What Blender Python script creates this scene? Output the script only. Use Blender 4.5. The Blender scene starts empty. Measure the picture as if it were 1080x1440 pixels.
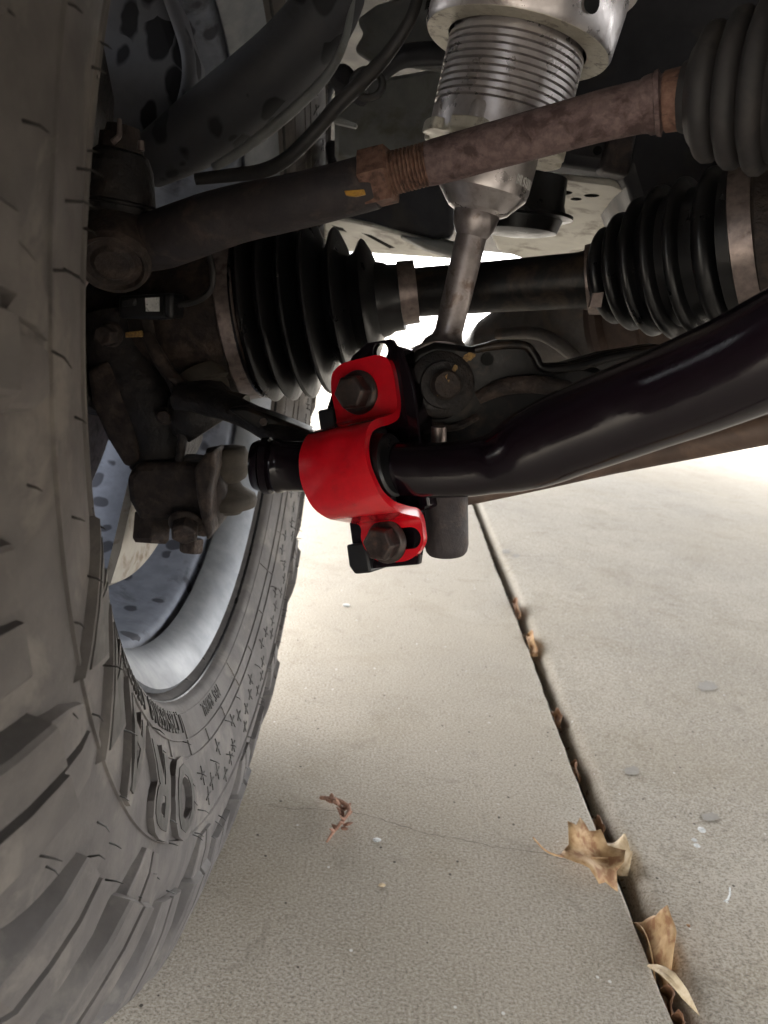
import bpy, bmesh, math, random
from mathutils import Vector, Matrix
random.seed(7)
sc = bpy.context.scene
col = sc.collection

# ------------------------------------------------------------------ camera, sky, sun, exposure
FPX, PITCH, CAMH, ROLL = 1050.0, 0.257, 0.421, 0.10          # focal length in photo pixels (1080x1440), pitch down, eye height, roll
cam_d = bpy.data.cameras.new("camera")
cam = bpy.data.objects.new("camera", cam_d)
col.objects.link(cam)
cam.location = (0, 0, CAMH)
cam.rotation_euler = (Matrix.Rotation(math.pi / 2 - PITCH, 3, 'X') @ Matrix.Rotation(ROLL, 3, 'Z')).to_euler()
cam_d.sensor_fit = 'VERTICAL'
cam_d.sensor_height = 36.0
cam_d.lens = 36.0 * FPX / 1440.0
cam_d.clip_start = 0.01
cam_d.clip_end = 2000
cam_d.dof.use_dof = True
cam_d.dof.focus_distance = 0.38
cam_d.dof.aperture_fstop = 18.0
sc.camera = cam

SUN_EL, SUN_AZ = math.radians(45), math.radians(-12)     # azimuth from +Y towards +X
w = bpy.data.worlds.new("World")
sc.world = w
w.use_nodes = True
wn = w.node_tree
bg = wn.nodes["Background"]
sky = wn.nodes.new("ShaderNodeTexSky")
sky.sky_type = 'NISHITA'
sky.sun_disc = False
sky.sun_elevation = SUN_EL
sky.sun_rotation = SUN_AZ
sky.dust_density = 2.0
sky.air_density = 1.0
hsv = wn.nodes.new("ShaderNodeHueSaturation")      # thin cloud: a paler sky than the clear-air model
hsv.inputs["Saturation"].default_value = 0.12
wn.links.new(sky.outputs[0], hsv.inputs["Color"])
wn.links.new(hsv.outputs[0], bg.inputs[0])
bg.inputs[1].default_value = 0.15
sun_d = bpy.data.lights.new("sun", 'SUN')
sun_d.energy = 0.5
sun_d.angle = math.radians(40)
sun_d.color = (1.0, 0.95, 0.87)
sun = bpy.data.objects.new("sun", sun_d)
col.objects.link(sun)
sd = Vector((math.sin(SUN_AZ) * math.cos(SUN_EL), math.cos(SUN_AZ) * math.cos(SUN_EL), math.sin(SUN_EL)))
sun.rotation_euler = (-sd).to_track_quat('-Z', 'Y').to_euler()
sun.location = sd * 20
sc.view_settings.view_transform = 'Standard'
sc.view_settings.look = 'None'
sc.view_settings.gamma = 1.0
sc.view_settings.exposure = 3.3
sc.cycles.max_bounces = 7
sc.cycles.diffuse_bounces = 4
sc.cycles.glossy_bounces = 3
sc.cycles.use_adaptive_sampling = True
sc.cycles.adaptive_threshold = 0.02
sc.cycles.caustics_reflective = False
sc.cycles.caustics_refractive = False

# ------------------------------------------------------------------ photo geometry helpers
CP, SP = math.cos(PITCH), math.sin(PITCH)
CR, SR = math.cos(ROLL), math.sin(ROLL)
KY = 0.92                                        # depth unit used for the suspension layout
def ray(px, py):
    x, y = (px - 540) / FPX, (720 - py) / FPX
    return CR * x - SR * y, SR * x + CR * y
def T(py, Y):
    return Y * KY / (CP + (720 - py) / FPX * SP)
def P(px, py, Y):
    """World point seen at photo pixel (px, py), Y depth units ahead."""
    x, u = ray(px, py)
    t = Y * KY / (CP + u * SP)
    return Vector((x * t, Y * KY, CAMH + t * (u * CP - SP)))
def S(r, py, Y):
    return r * T(py, Y) / FPX
def G(px, py, z=0.0):
    x, u = ray(px, py)
    t = (z - CAMH) / (u * CP - SP)
    return Vector((x * t, t * (CP + u * SP), z))

# ------------------------------------------------------------------ object helpers
def thing(name, loc, label, cat, group=None):
    o = bpy.data.objects.new(name, None)
    o.empty_display_size = 0.05
    col.objects.link(o)
    o.location = loc
    o["label"] = label
    o["category"] = cat
    if group: o["group"] = group
    return o
def root_of(o):
    while o.parent: o = o.parent
    return o
def link(name, me, mat, parent=None, label=None, sharp=32):
    if sharp is not None:
        me.polygons.foreach_set("use_smooth", [True] * len(me.polygons))
        me.set_sharp_from_angle(angle=math.radians(sharp))
    if mat is not None:
        me.materials.clear()
        me.materials.append(mat)
    o = bpy.data.objects.new(name, me)
    col.objects.link(o)
    if parent: o.parent = parent
    if label: o["label"] = label
    return o
def fin(bm, name, mat, parent=None, label=None, sharp=32, bevel=0, seg=2, weld=False):
    """Turn a bmesh in world coordinates into an object under parent."""
    if weld: bmesh.ops.remove_doubles(bm, verts=bm.verts, dist=1e-6)
    bmesh.ops.recalc_face_normals(bm, faces=bm.faces)
    if parent:
        off = root_of(parent).location
        bmesh.ops.translate(bm, verts=bm.verts, vec=-off)
    me = bpy.data.meshes.new(name)
    bm.to_mesh(me)
    bm.free()
    o = link(name, me, mat, parent, label, sharp)
    if bevel:
        m = o.modifiers.new("bevel", 'BEVEL')
        m.width = bevel; m.segments = seg; m.limit_method = 'ANGLE'; m.angle_limit = math.radians(35)
        m.harden_normals = False
    return o
def bake(o):
    dg = bpy.context.evaluated_depsgraph_get()
    dg.update()
    me = bpy.data.meshes.new_from_object(o.evaluated_get(dg))
    o.modifiers.clear()
    o.data = me
def tag(o, label, cat, group=None, kind=None):
    if label: o["label"] = label
    if cat: o["category"] = cat
    if group: o["group"] = group
    if kind: o["kind"] = kind
    return o

def frame(d):
    d = d.normalized()
    ref = Vector((0, 0, 1)) if abs(d.z) < 0.9 else Vector((0, 1, 0))
    a = d.cross(ref).normalized()
    b = d.cross(a).normalized()
    return a, b
def crom(pts, n):
    """Catmull-Rom resample of tuples/Vectors (any dimension)."""
    out = []
    m = len(pts)
    for i in range(m - 1):
        p0 = pts[max(i - 1, 0)]; p1 = pts[i]; p2 = pts[i + 1]; p3 = pts[min(i + 2, m - 1)]
        for k in range(n):
            t = k / n
            out.append(tuple(0.5 * (2 * b + (c - a) * t + (2 * a - 5 * b + 4 * c - d) * t * t + (3 * b - a - 3 * c + d) * t ** 3)
                             for a, b, c, d in zip(p0, p1, p2, p3)))
    out.append(tuple(pts[-1]))
    return out
def sweep(bm, rings, seg=28, cap=(True, True), flat=1.0, jitter=0.0):
    """rings: list of (centre Vector, radius[, direction]). flat squashes one axis."""
    n = len(rings)
    c = [r[0] for r in rings]
    prev = None
    vs = []
    for i in range(n):
        if len(rings[i]) > 2 and rings[i][2] is not None:
            d = rings[i][2]
        else:
            j0, j1 = max(i - 1, 0), min(i + 1, n - 1)
            while (c[j1] - c[j0]).length < 1e-6 and (j0 > 0 or j1 < n - 1):
                j0, j1 = max(j0 - 1, 0), min(j1 + 1, n - 1)
            d = c[j1] - c[j0]
        d = d.normalized()
        if prev is None:
            a, b = frame(d)
        else:
            a = (prev - d * prev.dot(d)).normalized()
            b = d.cross(a)
        prev = a
        row = []
        for k in range(seg):
            t = 2 * math.pi * k / seg
            r = rings[i][1] * (1 + random.uniform(-jitter, jitter))
            row.append(bm.verts.new(c[i] + a * math.cos(t) * r + b * math.sin(t) * r * flat))
        vs.append(row)
    for i in range(n - 1):
        for k in range(seg):
            bm.faces.new((vs[i][k], vs[i][(k + 1) % seg], vs[i + 1][(k + 1) % seg], vs[i + 1][k]))
    if cap[0]: bm.faces.new(vs[0][::-1])
    if cap[1]: bm.faces.new(vs[-1])
    return vs
def pxtube(name, pts, mat, parent, seg=28, smooth=0, label=None, flat=1.0, sharp=32, jitter=0.0):
    """Tube along photo points (px, py, Y, radius in px)."""
    if smooth: pts = crom(pts, smooth)
    bm = bmesh.new()
    sweep(bm, [(P(x, y, Y), S(r, y, Y)) for x, y, Y, r in pts], seg, flat=flat, jitter=jitter)
    return fin(bm, name, mat, parent, label, sharp)
def lathe(bm, A, B, prof, seg=40, cap=(True, True)):
    """prof: (t along A->B in metres, radius in metres)."""
    d = (B - A).normalized()
    return sweep(bm, [(A + d * t, r, d) for t, r in prof], seg, cap)
def pxlathe(name, A, B, prof, mat, parent, seg=44, label=None, sharp=32, cap=(True, True)):
    """A, B: (px, py, Y). prof: (fraction along A->B, radius px scaled at that depth)."""
    a, b = P(*A), P(*B)
    d = (b - a).normalized()
    bm = bmesh.new()
    rings = []
    for t, r in prof:
        py = A[1] + (B[1] - A[1]) * t
        Y = A[2] + (B[2] - A[2]) * t
        rings.append((a.lerp(b, t), S(r, py, Y), d))
    sweep(bm, rings, seg, cap)
    return fin(bm, name, mat, parent, label, sharp)
def plate(name, outline, thick, mat, parent, label=None, bevel=0.0015, Y=None, seg=2, smooth=0):
    """Extrude a photo outline [(px, py[, Y])] by thick metres away from the camera."""
    if smooth:
        o2 = outline + [outline[0]]
        outline = crom(o2, smooth)[:-1]
    bm = bmesh.new()
    f, b = [], []
    for p in outline:
        q = P(p[0], p[1], p[2] if len(p) > 2 else Y)
        f.append(bm.verts.new(q))
        b.append(bm.verts.new(q + Vector((0, thick, 0))))
    bm.faces.new(f)
    bm.faces.new(b[::-1])
    n = len(f)
    for i in range(n):
        bm.faces.new((f[i], b[i], b[(i + 1) % n], f[(i + 1) % n]))
    return fin(bm, name, mat, parent, label, 40, bevel, seg)
def boxbm(bm, lo, hi):
    r = bmesh.ops.create_cube(bm, size=1)
    for v in r["verts"]:
        v.co = Vector(((v.co.x + .5) * (hi[0] - lo[0]) + lo[0], (v.co.y + .5) * (hi[1] - lo[1]) + lo[1], (v.co.z + .5) * (hi[2] - lo[2]) + lo[2]))
    return r["verts"]
def box(name, lo, hi, mat, parent, bevel=0.004, label=None):
    bm = bmesh.new()
    boxbm(bm, lo, hi)
    return fin(bm, name, mat, parent, label, 40, bevel)
def hexhead(name, c, nrm, r, h, mat, parent, flange=0.0, roll=0.3, label=None):
    """Flanged hex bolt head standing on c along nrm."""
    nrm = nrm.normalized()
    bm = bmesh.new()
    a, b = frame(nrm)
    z0 = 0
    if flange:
        sweep(bm, [(c, flange, nrm), (c + nrm * h * .12, flange, nrm), (c + nrm * h * .26, r * 1.05, nrm)], 32)
        z0 = h * .2
    rows = []
    for z, k in ((z0, 1), (h * .86, 1), (h, .84)):
        rows.append([bm.verts.new(c + nrm * z + (a * math.cos(roll + i * math.pi / 3) + b * math.sin(roll + i * math.pi / 3)) * r * k) for i in range(6)])
    for j in range(2):
        for i in range(6):
            bm.faces.new((rows[j][i], rows[j][(i + 1) % 6], rows[j + 1][(i + 1) % 6], rows[j + 1][i]))
    inner = [bm.verts.new(c + nrm * (h * .97) + (v.co - c - nrm * h) * .8) for v in rows[2]]
    for i in range(6):
        bm.faces.new((rows[2][i], rows[2][(i + 1) % 6], inner[(i + 1) % 6], inner[i]))
    bm.faces.new(inner)
    bm.faces.new(rows[0][::-1])
    return fin(bm, name, mat, parent, label, 30, 0.0006, 2)
def textmesh(s, size=1.0, extrude=0.0, fat=0.0, bevel=0.0):
    cu = bpy.data.curves.new("t", 'FONT')
    cu.body = s
    cu.size = size
    cu.extrude = extrude
    cu.resolution_u = 3
    cu.bevel_depth = bevel
    cu.offset = fat
    o = bpy.data.objects.new("t", cu)
    col.objects.link(o)
    dg = bpy.context.evaluated_depsgraph_get()
    me = bpy.data.meshes.new_from_object(o.evaluated_get(dg))
    bpy.data.objects.remove(o)
    bm = bmesh.new()
    bm.from_mesh(me)
    bpy.data.meshes.remove(me)
    bpy.data.curves.remove(cu)
    return bm

# ------------------------------------------------------------------ materials
def cast(m, strength=.9, dist=.004, sc_=70):
    b = next(n for n in m.node_tree.nodes if n.type == 'BUMP')
    b.inputs['Strength'].default_value = strength; b.inputs['Distance'].default_value = dist
    b.inputs['Height'].links[0].from_node.inputs['Scale'].default_value = sc_
    return m
def mat(name, c1, c2=None, scale=30.0, rough=0.6, metal=0.0, bump=0.1, bscale=None, c3=None, s3=8.0, t3=0.55, rvar=0.12,
        spots=None, coat=0.0, spec=0.5, detail=4, bdist=0.001):
    """Two-colour noise, an optional third colour in patches (wear, rust, dust), roughness variation and bump."""
    m = bpy.data.materials.new(name)
    m.use_nodes = True
    nt = m.node_tree
    N, L = nt.nodes, nt.links
    bs = N["Principled BSDF"]
    tc = N.new("ShaderNodeTexCoord")
    def noise(sc_, det=detail, rgh=.6, dist=0.0):
        n = N.new("ShaderNodeTexNoise")
        n.inputs["Scale"].default_value = sc_
        n.inputs["Detail"].default_value = det
        n.inputs["Roughness"].default_value = rgh
        n.inputs["Distortion"].default_value = dist
        L.new(tc.outputs["Object"], n.inputs["Vector"])
        return n.outputs["Fac"]
    def ramp(src, a, b, lo=0.0, hi=1.0):
        r = N.new("ShaderNodeMapRange")
        r.inputs[1].default_value = a; r.inputs[2].default_value = b
        r.inputs[3].default_value = lo; r.inputs[4].default_value = hi
        L.new(src, r.inputs[0])
        return r.outputs[0]
    def mix(f, a, b):
        x = N.new("ShaderNodeMix")
        x.data_type = 'RGBA'
        L.new(f, x.inputs[0])
        for i, v in ((6, a), (7, b)):
            if isinstance(v, tuple): x.inputs[i].default_value = (*v, 1)
            else: L.new(v, x.inputs[i])
        return x.outputs[2]
    c2 = c2 or tuple(v * .7 for v in c1)
    scale *= 4; s3 *= 3
    n1 = noise(scale)
    colr = mix(ramp(n1, .38, .62), c1, c2)
    if c3:
        n3 = noise(s3, 8, .65, .4)
        colr = mix(ramp(n3, t3 - .06, t3 + .06), colr, c3)
    if spots:
        sscale, thr, scol = spots
        vo = N.new("ShaderNodeTexVoronoi")
        vo.inputs["Scale"].default_value = sscale
        wz = N.new("ShaderNodeMapping"); wz.inputs["Scale"].default_value = (1, 1, .55)
        L.new(tc.outputs["Object"], wz.inputs[0])
        nv = N.new("ShaderNodeTexNoise"); nv.inputs["Scale"].default_value = 45; nv.inputs["Detail"].default_value = 2
        L.new(tc.outputs["Object"], nv.inputs["Vector"])
        va = N.new("ShaderNodeMixRGB"); va.blend_type = 'ADD'; va.inputs[0].default_value = .012
        L.new(wz.outputs[0], va.inputs[1]); L.new(nv.outputs["Color"], va.inputs[2])
        L.new(va.outputs[0], vo.inputs["Vector"])
        # each cell has its own spot size
        sz = N.new("ShaderNodeSeparateColor")
        L.new(vo.outputs["Color"], sz.inputs[0])
        mm = N.new("ShaderNodeMath"); mm.operation = 'MULTIPLY'
        L.new(sz.outputs[0], mm.inputs[0]); mm.inputs[1].default_value = thr
        sb = N.new("ShaderNodeMath"); sb.operation = 'SUBTRACT'
        L.new(mm.outputs[0], sb.inputs[0]); L.new(vo.outputs["Distance"], sb.inputs[1])
        colr = mix(ramp(sb.outputs[0], -.04, .05), colr, scol)
    L.new(colr, bs.inputs["Base Color"])
    L.new(ramp(noise(scale * .5 + 3), .3, .7, max(rough - rvar, .02), min(rough + rvar, 1)), bs.inputs["Roughness"])
    bs.inputs["Metallic"].default_value = metal
    bs.inputs["Specular IOR Level"].default_value = spec
    bs.inputs["Coat Weight"].default_value = coat
    bs.inputs["Coat Roughness"].default_value = 0.08
    if bump:
        b = N.new("ShaderNodeBump")
        b.inputs["Strength"].default_value = bump
        b.inputs["Distance"].default_value = bdist
        L.new(noise(bscale or scale, 5), b.inputs["Height"])
        L.new(b.outputs[0], bs.inputs["Normal"])
    return m

RUBBER = mat("tyre_rubber", (.102, .093, .090), (.132, .120, .114), 14, .72, bump=.25, bscale=260, c3=(.185, .168, .152), s3=9, t3=.58, spec=.35)
RUBBER_DARK = mat("tyre_letter", (.045, .042, .04), (.07, .065, .06), 40, .6, bump=.1)
HAIR = mat("rubber_hair", (.035, .032, .03), None, 40, .5, bump=0)
RIM = mat("rim_alloy", (.20, .218, .265), (.16, .175, .215), 20, .6, 0, .06, 200, spec=.25, c3=(.09, .095, .115), s3=10, t3=.62, rvar=.1, spots=(58, .5, (.05, .053, .068)))
RIM_LIP = mat("rim_lip_alloy", (.25, .26, .28), (.20, .21, .23), 18, .48, .45, .05, 300, rvar=.08)
RED = mat("red_paint", (.74, .006, .018), (.68, .006, .017), 60, .2, 0, .03, 900, coat=.9, rvar=.04, c3=(.56, .008, .017), s3=22, t3=.66)
BLACK = mat("black_gloss_purple_sheen", (.0065, .0035, .0062), (.008, .0045, .0075), 40, .15, 0, .05, 420, c3=(.014, .011, .014), s3=16, t3=.66, rvar=.06, spec=.4)  # black paint; the slight purple is a reflection put into the base colour
BLACK_MATT = mat("black_matt_paint", (.004, .004, .005), (.009, .008, .008), 30, .4, 0, .2, 200, c3=(.040, .028, .020), s3=14, t3=.58, spec=.3)
BOLT = mat("bolt_dark_zinc", (.055, .045, .042), (.08, .06, .055), 90, .38, .6, .12, 500, c3=(.13, .08, .06), s3=60, t3=.62)
STEEL = mat("coilover_alloy", (.60, .56, .555), (.52, .48, .475), 40, .34, .7, .06, 300, c3=(.38, .33, .315), s3=25, t3=.62)
STEEL_PALE = mat("alloy_pale", (.66, .62, .53), (.58, .54, .45), 60, .5, .3, .1, 300, c3=(.28, .24, .2), s3=50, t3=.6)
STEEL_ROD = mat("forged_steel", (.40, .36, .355), (.30, .265, .26), 35, .42, .75, .15, 200, c3=(.20, .15, .13), s3=30, t3=.60)
RUST = mat("rusty_pink_lit_rod", (.20, .14, .135), (.13, .088, .085), 70, .78, .15, .5, 300, c3=(.075, .046, .045), s3=26, t3=.57)  # rust, with a pink tint painted in for light off clothing in front
RUST_NUT = mat("rusty_nut", (.23, .13, .095), (.16, .085, .062), 80, .75, .2, .45, 350, c3=(.09, .05, .04), s3=50, t3=.58)
GRIME = mat("grimy_iron", (.040, .028, .023), (.020, .015, .014), 30, .75, .1, .5, 140, c3=(.075, .052, .042), s3=18, t3=.58)
GRIME_DARK = mat("dark_cast_iron", (.012, .011, .012), (.022, .018, .017), 25, .6, .2, .4, 120, c3=(.042, .032, .028), s3=16, t3=.6)
SLEEVE = mat("dusty_black_steel", (.034, .029, .032), (.050, .041, .042), 22, .62, .2, .3, 160, c3=(.09, .068, .06), s3=18, t3=.6)
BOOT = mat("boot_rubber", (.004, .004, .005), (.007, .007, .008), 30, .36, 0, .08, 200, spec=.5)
BOOT_DUSTY = mat("dusty_boot_rubber", (.028, .025, .026), (.019, .018, .019), 14, .7, 0, .15, 160, c3=(.042, .036, .034), s3=12, t3=.58)
BOOT_BROWN = mat("grimy_boot_rubber", (.075, .063, .050), (.05, .042, .034), 25, .75, 0, .25, 160)
BAND = mat("steel_band", (.28, .23, .21), (.2, .16, .15), 60, .42, .7, .06, 300, c3=(.12, .09, .08), s3=40, t3=.62)
DUSTY_SPOT = mat("dusty_spotted_paint", (.15, .155, .18), (.18, .186, .21), 12, .75, 0, .15, 120, spots=(60, .62, (.016, .017, .023)))
ARM_SPOT = mat("dusty_spotted_arm", (.052, .053, .062), (.062, .061, .068), 10, .7, 0, .15, 120, spots=(62, .60, (.006, .007, .010)), c3=(.028, .027, .029), s3=9, t3=.6)
LINER = mat("liner_plastic", (.020, .021, .026), (.030, .030, .036), 10, .65, 0, .1, 60, spots=(30, .45, (.008, .008, .011)))
FRAME = mat("frame_paint", (.018, .019, .025), (.028, .028, .035), 14, .55, 0, .12, 90, c3=(.045, .040, .038), s3=8, t3=.6)
PALE = mat("pale_undercoat_bounce", (.70, .69, .63), (.62, .61, .56), 18, .6, 0, .15, 90, c3=(.34, .31, .27), s3=12, t3=.6)  # pale paint, lightened further to carry bounce from sunlit ground
PALE_GREY = mat("grey_undercoat", (.26, .27, .265), (.21, .215, .22), 14, .6, 0, .15, 90, c3=(.17, .16, .14), s3=9, t3=.58)
DIFF = mat("differential_alloy", (.20, .18, .165), (.14, .125, .115), 16, .55, .3, .3, 60, c3=(.25, .2, .16), s3=10, t3=.57)
DIFF_BROWN = mat("differential_iron", (.11, .075, .06), (.08, .055, .045), 16, .6, .2, .3, 80, c3=(.15, .1, .075), s3=10, t3=.57)
SHIELD = mat("brake_shield_steel", (.42, .39, .34), (.36, .33, .29), 14, .6, .2, .2, 80, c3=(.22, .17, .12), s3=14, t3=.60)
HOSE = mat("hose_rubber", (.022, .021, .022), (.035, .032, .03), 30, .55, 0, .1, 200)
PLASTIC = mat("black_plastic", (.011, .011, .013), None, 30, .42, 0, .05, 200)
WHITE = mat("white_label", (.75, .75, .74), (.6, .6, .6), 120, .6, 0, 0, c3=(.2, .2, .2), s3=200, t3=.62)
YELLOW = mat("yellow_paint_mark", (.50, .27, .03), (.36, .19, .03), 120, .6, 0, .2, 300)
YELLOW_DIRTY = mat("dirty_yellow_mark", (.34, .20, .05), (.16, .09, .035), 200, .6, 0, .3, 300)
BODY = mat("truck_paint", (.05, .055, .06), None, 20, .3, 0, .02, 50, coat=.5)
UNDERPAN = mat("underbody_sealer", (.03, .031, .036), (.08, .078, .075), 6, .75, 0, .2, 40)
GLASS = mat("truck_glass", (.012, .014, .016), None, 10, .08, 0, 0)
SOIL = mat("joint_dirt", (.035, .028, .022), (.02, .016, .013), 60, .95, 0, .6, 120, bdist=.004)
HOLE_SHADE = mat("hole_shade", (.002, .002, .002), None, 30, .9, 0, 0)  # near-black colour standing in for the shade inside holes and slots
GROUND = mat("far_concrete", (.40, .39, .36), (.34, .33, .31), 1.5, .9, 0, .2, 30)
LEAF = mat("dry_leaf", (.52, .34, .17), (.42, .25, .115), 45, .7, 0, .3, 160, c3=(.30, .145, .065), s3=30, t3=.55)
LEAF_BROWN = mat("brown_leaf", (.26, .13, .065), (.17, .08, .04), 50, .7, 0, .35, 160, c3=(.38, .23, .12), s3=35, t3=.58)
LEAF_PALE = mat("straw_leaf", (.58, .46, .30), (.47, .35, .21), 50, .65, 0, .3, 160, c3=(.3, .19, .1), s3=40, t3=.62)
TWIG = mat("dry_sprig", (.36, .20, .13), (.24, .12, .08), 150, .8, 0, .3, 300)
CHIP = mat("white_chip", (.7, .7, .68), None, 100, .7, 0, 0)

cast(GRIME); cast(GRIME_DARK); cast(RUST, .7, .0018, 160); cast(RUST_NUT, .7, .0015, 200); cast(DIFF, .6, .004, 60); cast(SLEEVE, .5, .0015, 160)
def concrete():
    m = bpy.data.materials.new("driveway_concrete")
    m.use_nodes = True
    nt = m.node_tree; N, L = nt.nodes, nt.links
    bs = N["Principled BSDF"]
    tc = N.new("ShaderNodeTexCoord")
    def noise(s, d=6, r=.6, dist=0, vec=None):
        n = N.new("ShaderNodeTexNoise")
        n.inputs["Scale"].default_value = s; n.inputs["Detail"].default_value = d
        n.inputs["Roughness"].default_value = r; n.inputs["Distortion"].default_value = dist
        L.new(vec or tc.outputs["Object"], n.inputs["Vector"])
        return n.outputs["Fac"]
    def ramp(src, a, b, lo=0., hi=1.):
        r = N.new("ShaderNodeMapRange")
        r.inputs[1].default_value = a; r.inputs[2].default_value = b; r.inputs[3].default_value = lo; r.inputs[4].default_value = hi
        L.new(src, r.inputs[0]); return r.outputs[0]
    def mix(f, a, b, mode='MIX'):
        x = N.new("ShaderNodeMix"); x.data_type = 'RGBA'; x.blend_type = mode
        if isinstance(f, float): x.inputs[0].default_value = f
        else: L.new(f, x.inputs[0])
        for i, v in ((6, a), (7, b)):
            if isinstance(v, tuple): x.inputs[i].default_value = (*v, 1)
            else: L.new(v, x.inputs[i])
        return x.outputs[2]
    c = mix(ramp(noise(3.2, 7, .6, .3), .35, .65), (.49, .428, .348), (.40, .35, .288))
    c = mix(ramp(noise(11, 8, .65, .5), .52, .70, 0, .6), c, (.31, .255, .18))
    c = mix(ramp(noise(5.5, 6, .6, .8), .56, .72, 0, .5), c, (.57, .515, .435))
    mp = N.new("ShaderNodeMapping"); mp.inputs["Scale"].default_value = (430, 520, 430)
    L.new(tc.outputs["Object"], mp.inputs[0])
    grain = noise(1.0, 4, .8, 0, mp.outputs[0])
    c = mix(ramp(grain, .51, .62, 0, .75), c, (.15, .13, .105))
    c = mix(ramp(grain, .38, .48, .7, 0), c, (.62, .585, .50))
    c = mix(ramp(noise(23, 5, .7, 1.2), .60, .66, 0, .35), c, (.25, .215, .17))
    c = mix(ramp(noise(1.3, 4, .6, .6), .45, .62, 0, .35), c, (.40, .335, .24))
    # small pale and dark aggregate flecks
    vo = N.new("ShaderNodeTexVoronoi"); vo.inputs["Scale"].default_value = 130
    L.new(tc.outputs["Object"], vo.inputs["Vector"])
    sep = N.new("ShaderNodeSeparateColor"); L.new(vo.outputs["Color"], sep.inputs[0])
    g = N.new("ShaderNodeMath"); g.operation = 'GREATER_THAN'; g.inputs[1].default_value = .975; L.new(sep.outputs[0], g.inputs[0])
    d = N.new("ShaderNodeMath"); d.operation = 'LESS_THAN'; d.inputs[1].default_value = .16; L.new(vo.outputs["Distance"], d.inputs[0])
    mu = N.new("ShaderNodeMath"); mu.operation = 'MULTIPLY'; L.new(g.outputs[0], mu.inputs[0]); L.new(d.outputs[0], mu.inputs[1])
    c = mix(mu.outputs[0], c, (.72, .70, .66))
    g2 = N.new("ShaderNodeMath"); g2.operation = 'LESS_THAN'; g2.inputs[1].default_value = .05; L.new(sep.outputs[1], g2.inputs[0])
    mu2 = N.new("ShaderNodeMath"); mu2.operation = 'MULTIPLY'; L.new(g2.outputs[0], mu2.inputs[0]); L.new(d.outputs[0], mu2.inputs[1])
    c = mix(mu2.outputs[0], c, (.10, .085, .07))
    L.new(c, bs.inputs["Base Color"])
    bs.inputs["Roughness"].default_value = .88
    bs.inputs["Specular IOR Level"].default_value = .3
    b = N.new("ShaderNodeBump"); b.inputs["Strength"].default_value = .25; b.inputs["Distance"].default_value = .0012
    L.new(grain, b.inputs["Height"])
    b2 = N.new("ShaderNodeBump"); b2.inputs["Strength"].default_value = .1; b2.inputs["Distance"].default_value = .004
    L.new(noise(40, 6), b2.inputs["Height"]); L.new(b.outputs[0], b2.inputs["Normal"])
    L.new(b2.outputs[0], bs.inputs["Normal"])
    return m
CONCRETE = concrete()
STAIN = mat("dark_ground_stain", (.31, .285, .25), (.36, .325, .28), 60, .8, 0, .1, 300)

# ------------------------------------------------------------------ ground: two driveway slabs with an open joint
JL0, JL1 = G(947, 1440), G(668, 720)
jd = (JL1 - JL0).normalized()
jn = Vector((jd.y, -jd.x, 0))                       # to the right of the joint
GAP = 0.0190
def slab(name, side, edge_r, z):
    """A slab whose edge along the joint is rounded."""
    bm = bmesh.new()
    base = JL0 + (jn * GAP if side > 0 else Vector())
    prof = [(0.0, -.05)]
    for i in range(7):
        a = math.pi / 2 * i / 6
        prof.append((edge_r * (1 - math.cos(a)), -edge_r * (1 - math.sin(a))))
    prof += [(.05, 0), (.3, 0), (1.5, 0), (30, 0)]
    ts = [-30, -6, -1] + [i * .02 - .5 for i in range(0, 160)] + [3.5, 6, 12, 30]
    rows = []
    for t in ts:
        wob = random.uniform(-.0009, .0009) + .0012 * math.sin(t * 9 + side)
        rows.append([bm.verts.new(base + jd * t + jn * side * (x + (wob if x < .03 else 0)) + Vector((0, 0, zz + z))) for x, zz in prof])
    for i in range(len(ts) - 1):
        for k in range(len(prof) - 1):
            bm.faces.new((rows[i][k], rows[i + 1][k], rows[i + 1][k + 1], rows[i][k + 1]))
    o = fin(bm, name, CONCRETE, None, None, 60)
    o["kind"] = "structure"
    return o
slab_l = slab("driveway_slab", -1, .004, 0)
slab_r = slab("driveway_slab", 1, .013, -.003)
bm = bmesh.new()
v = [bm.verts.new(p) for p in ((-400, -400, -.052), (400, -400, -.052), (400, 400, -.052), (-400, 400, -.052))]
bm.faces.new(v)
o = fin(bm, "ground", GROUND); o["kind"] = "structure"
bm = bmesh.new()
pr = [(-.03, -.040), (.004, -.034), (.012, -.037), (.045, -.04)]
rows = []
for i in range(140):
    t = -.6 + i * .03
    rows.append([bm.verts.new(JL0 + jd * t + jn * x + Vector((0, 0, z + random.uniform(-.003, .003)))) for x, z in pr])
for i in range(139):
    for k in range(3):
        bm.faces.new((rows[i][k], rows[i + 1][k], rows[i + 1][k + 1], rows[i][k + 1]))
o = fin(bm, "joint_dirt", SOIL); o["kind"] = "structure"
bm = bmesh.new()                                      # grit, seeds and crumbs lying in the joint
for i in range(420):
    t = random.uniform(-.3, 3.2)
    c = JL0 + jd * t + jn * random.uniform(.001, GAP - .001) + Vector((0, 0, -.034 + random.uniform(0, .008)))
    a_ = Vector((random.uniform(-1, 1), random.uniform(-1, 1), random.uniform(-.6, .6))).normalized()
    L_ = random.choice((.002, .003, .004, .009))
    sweep(bm, [(c - a_ * L_ * .5, .0004), (c, random.uniform(.0008, .0018)), (c + a_ * L_ * .5, .0004)], 5)
o = fin(bm, "joint_debris", mat("joint_crumbs", (.22, .15, .09), (.09, .06, .04), 60, .9, 0, 0)); o["kind"] = "stuff"
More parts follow.
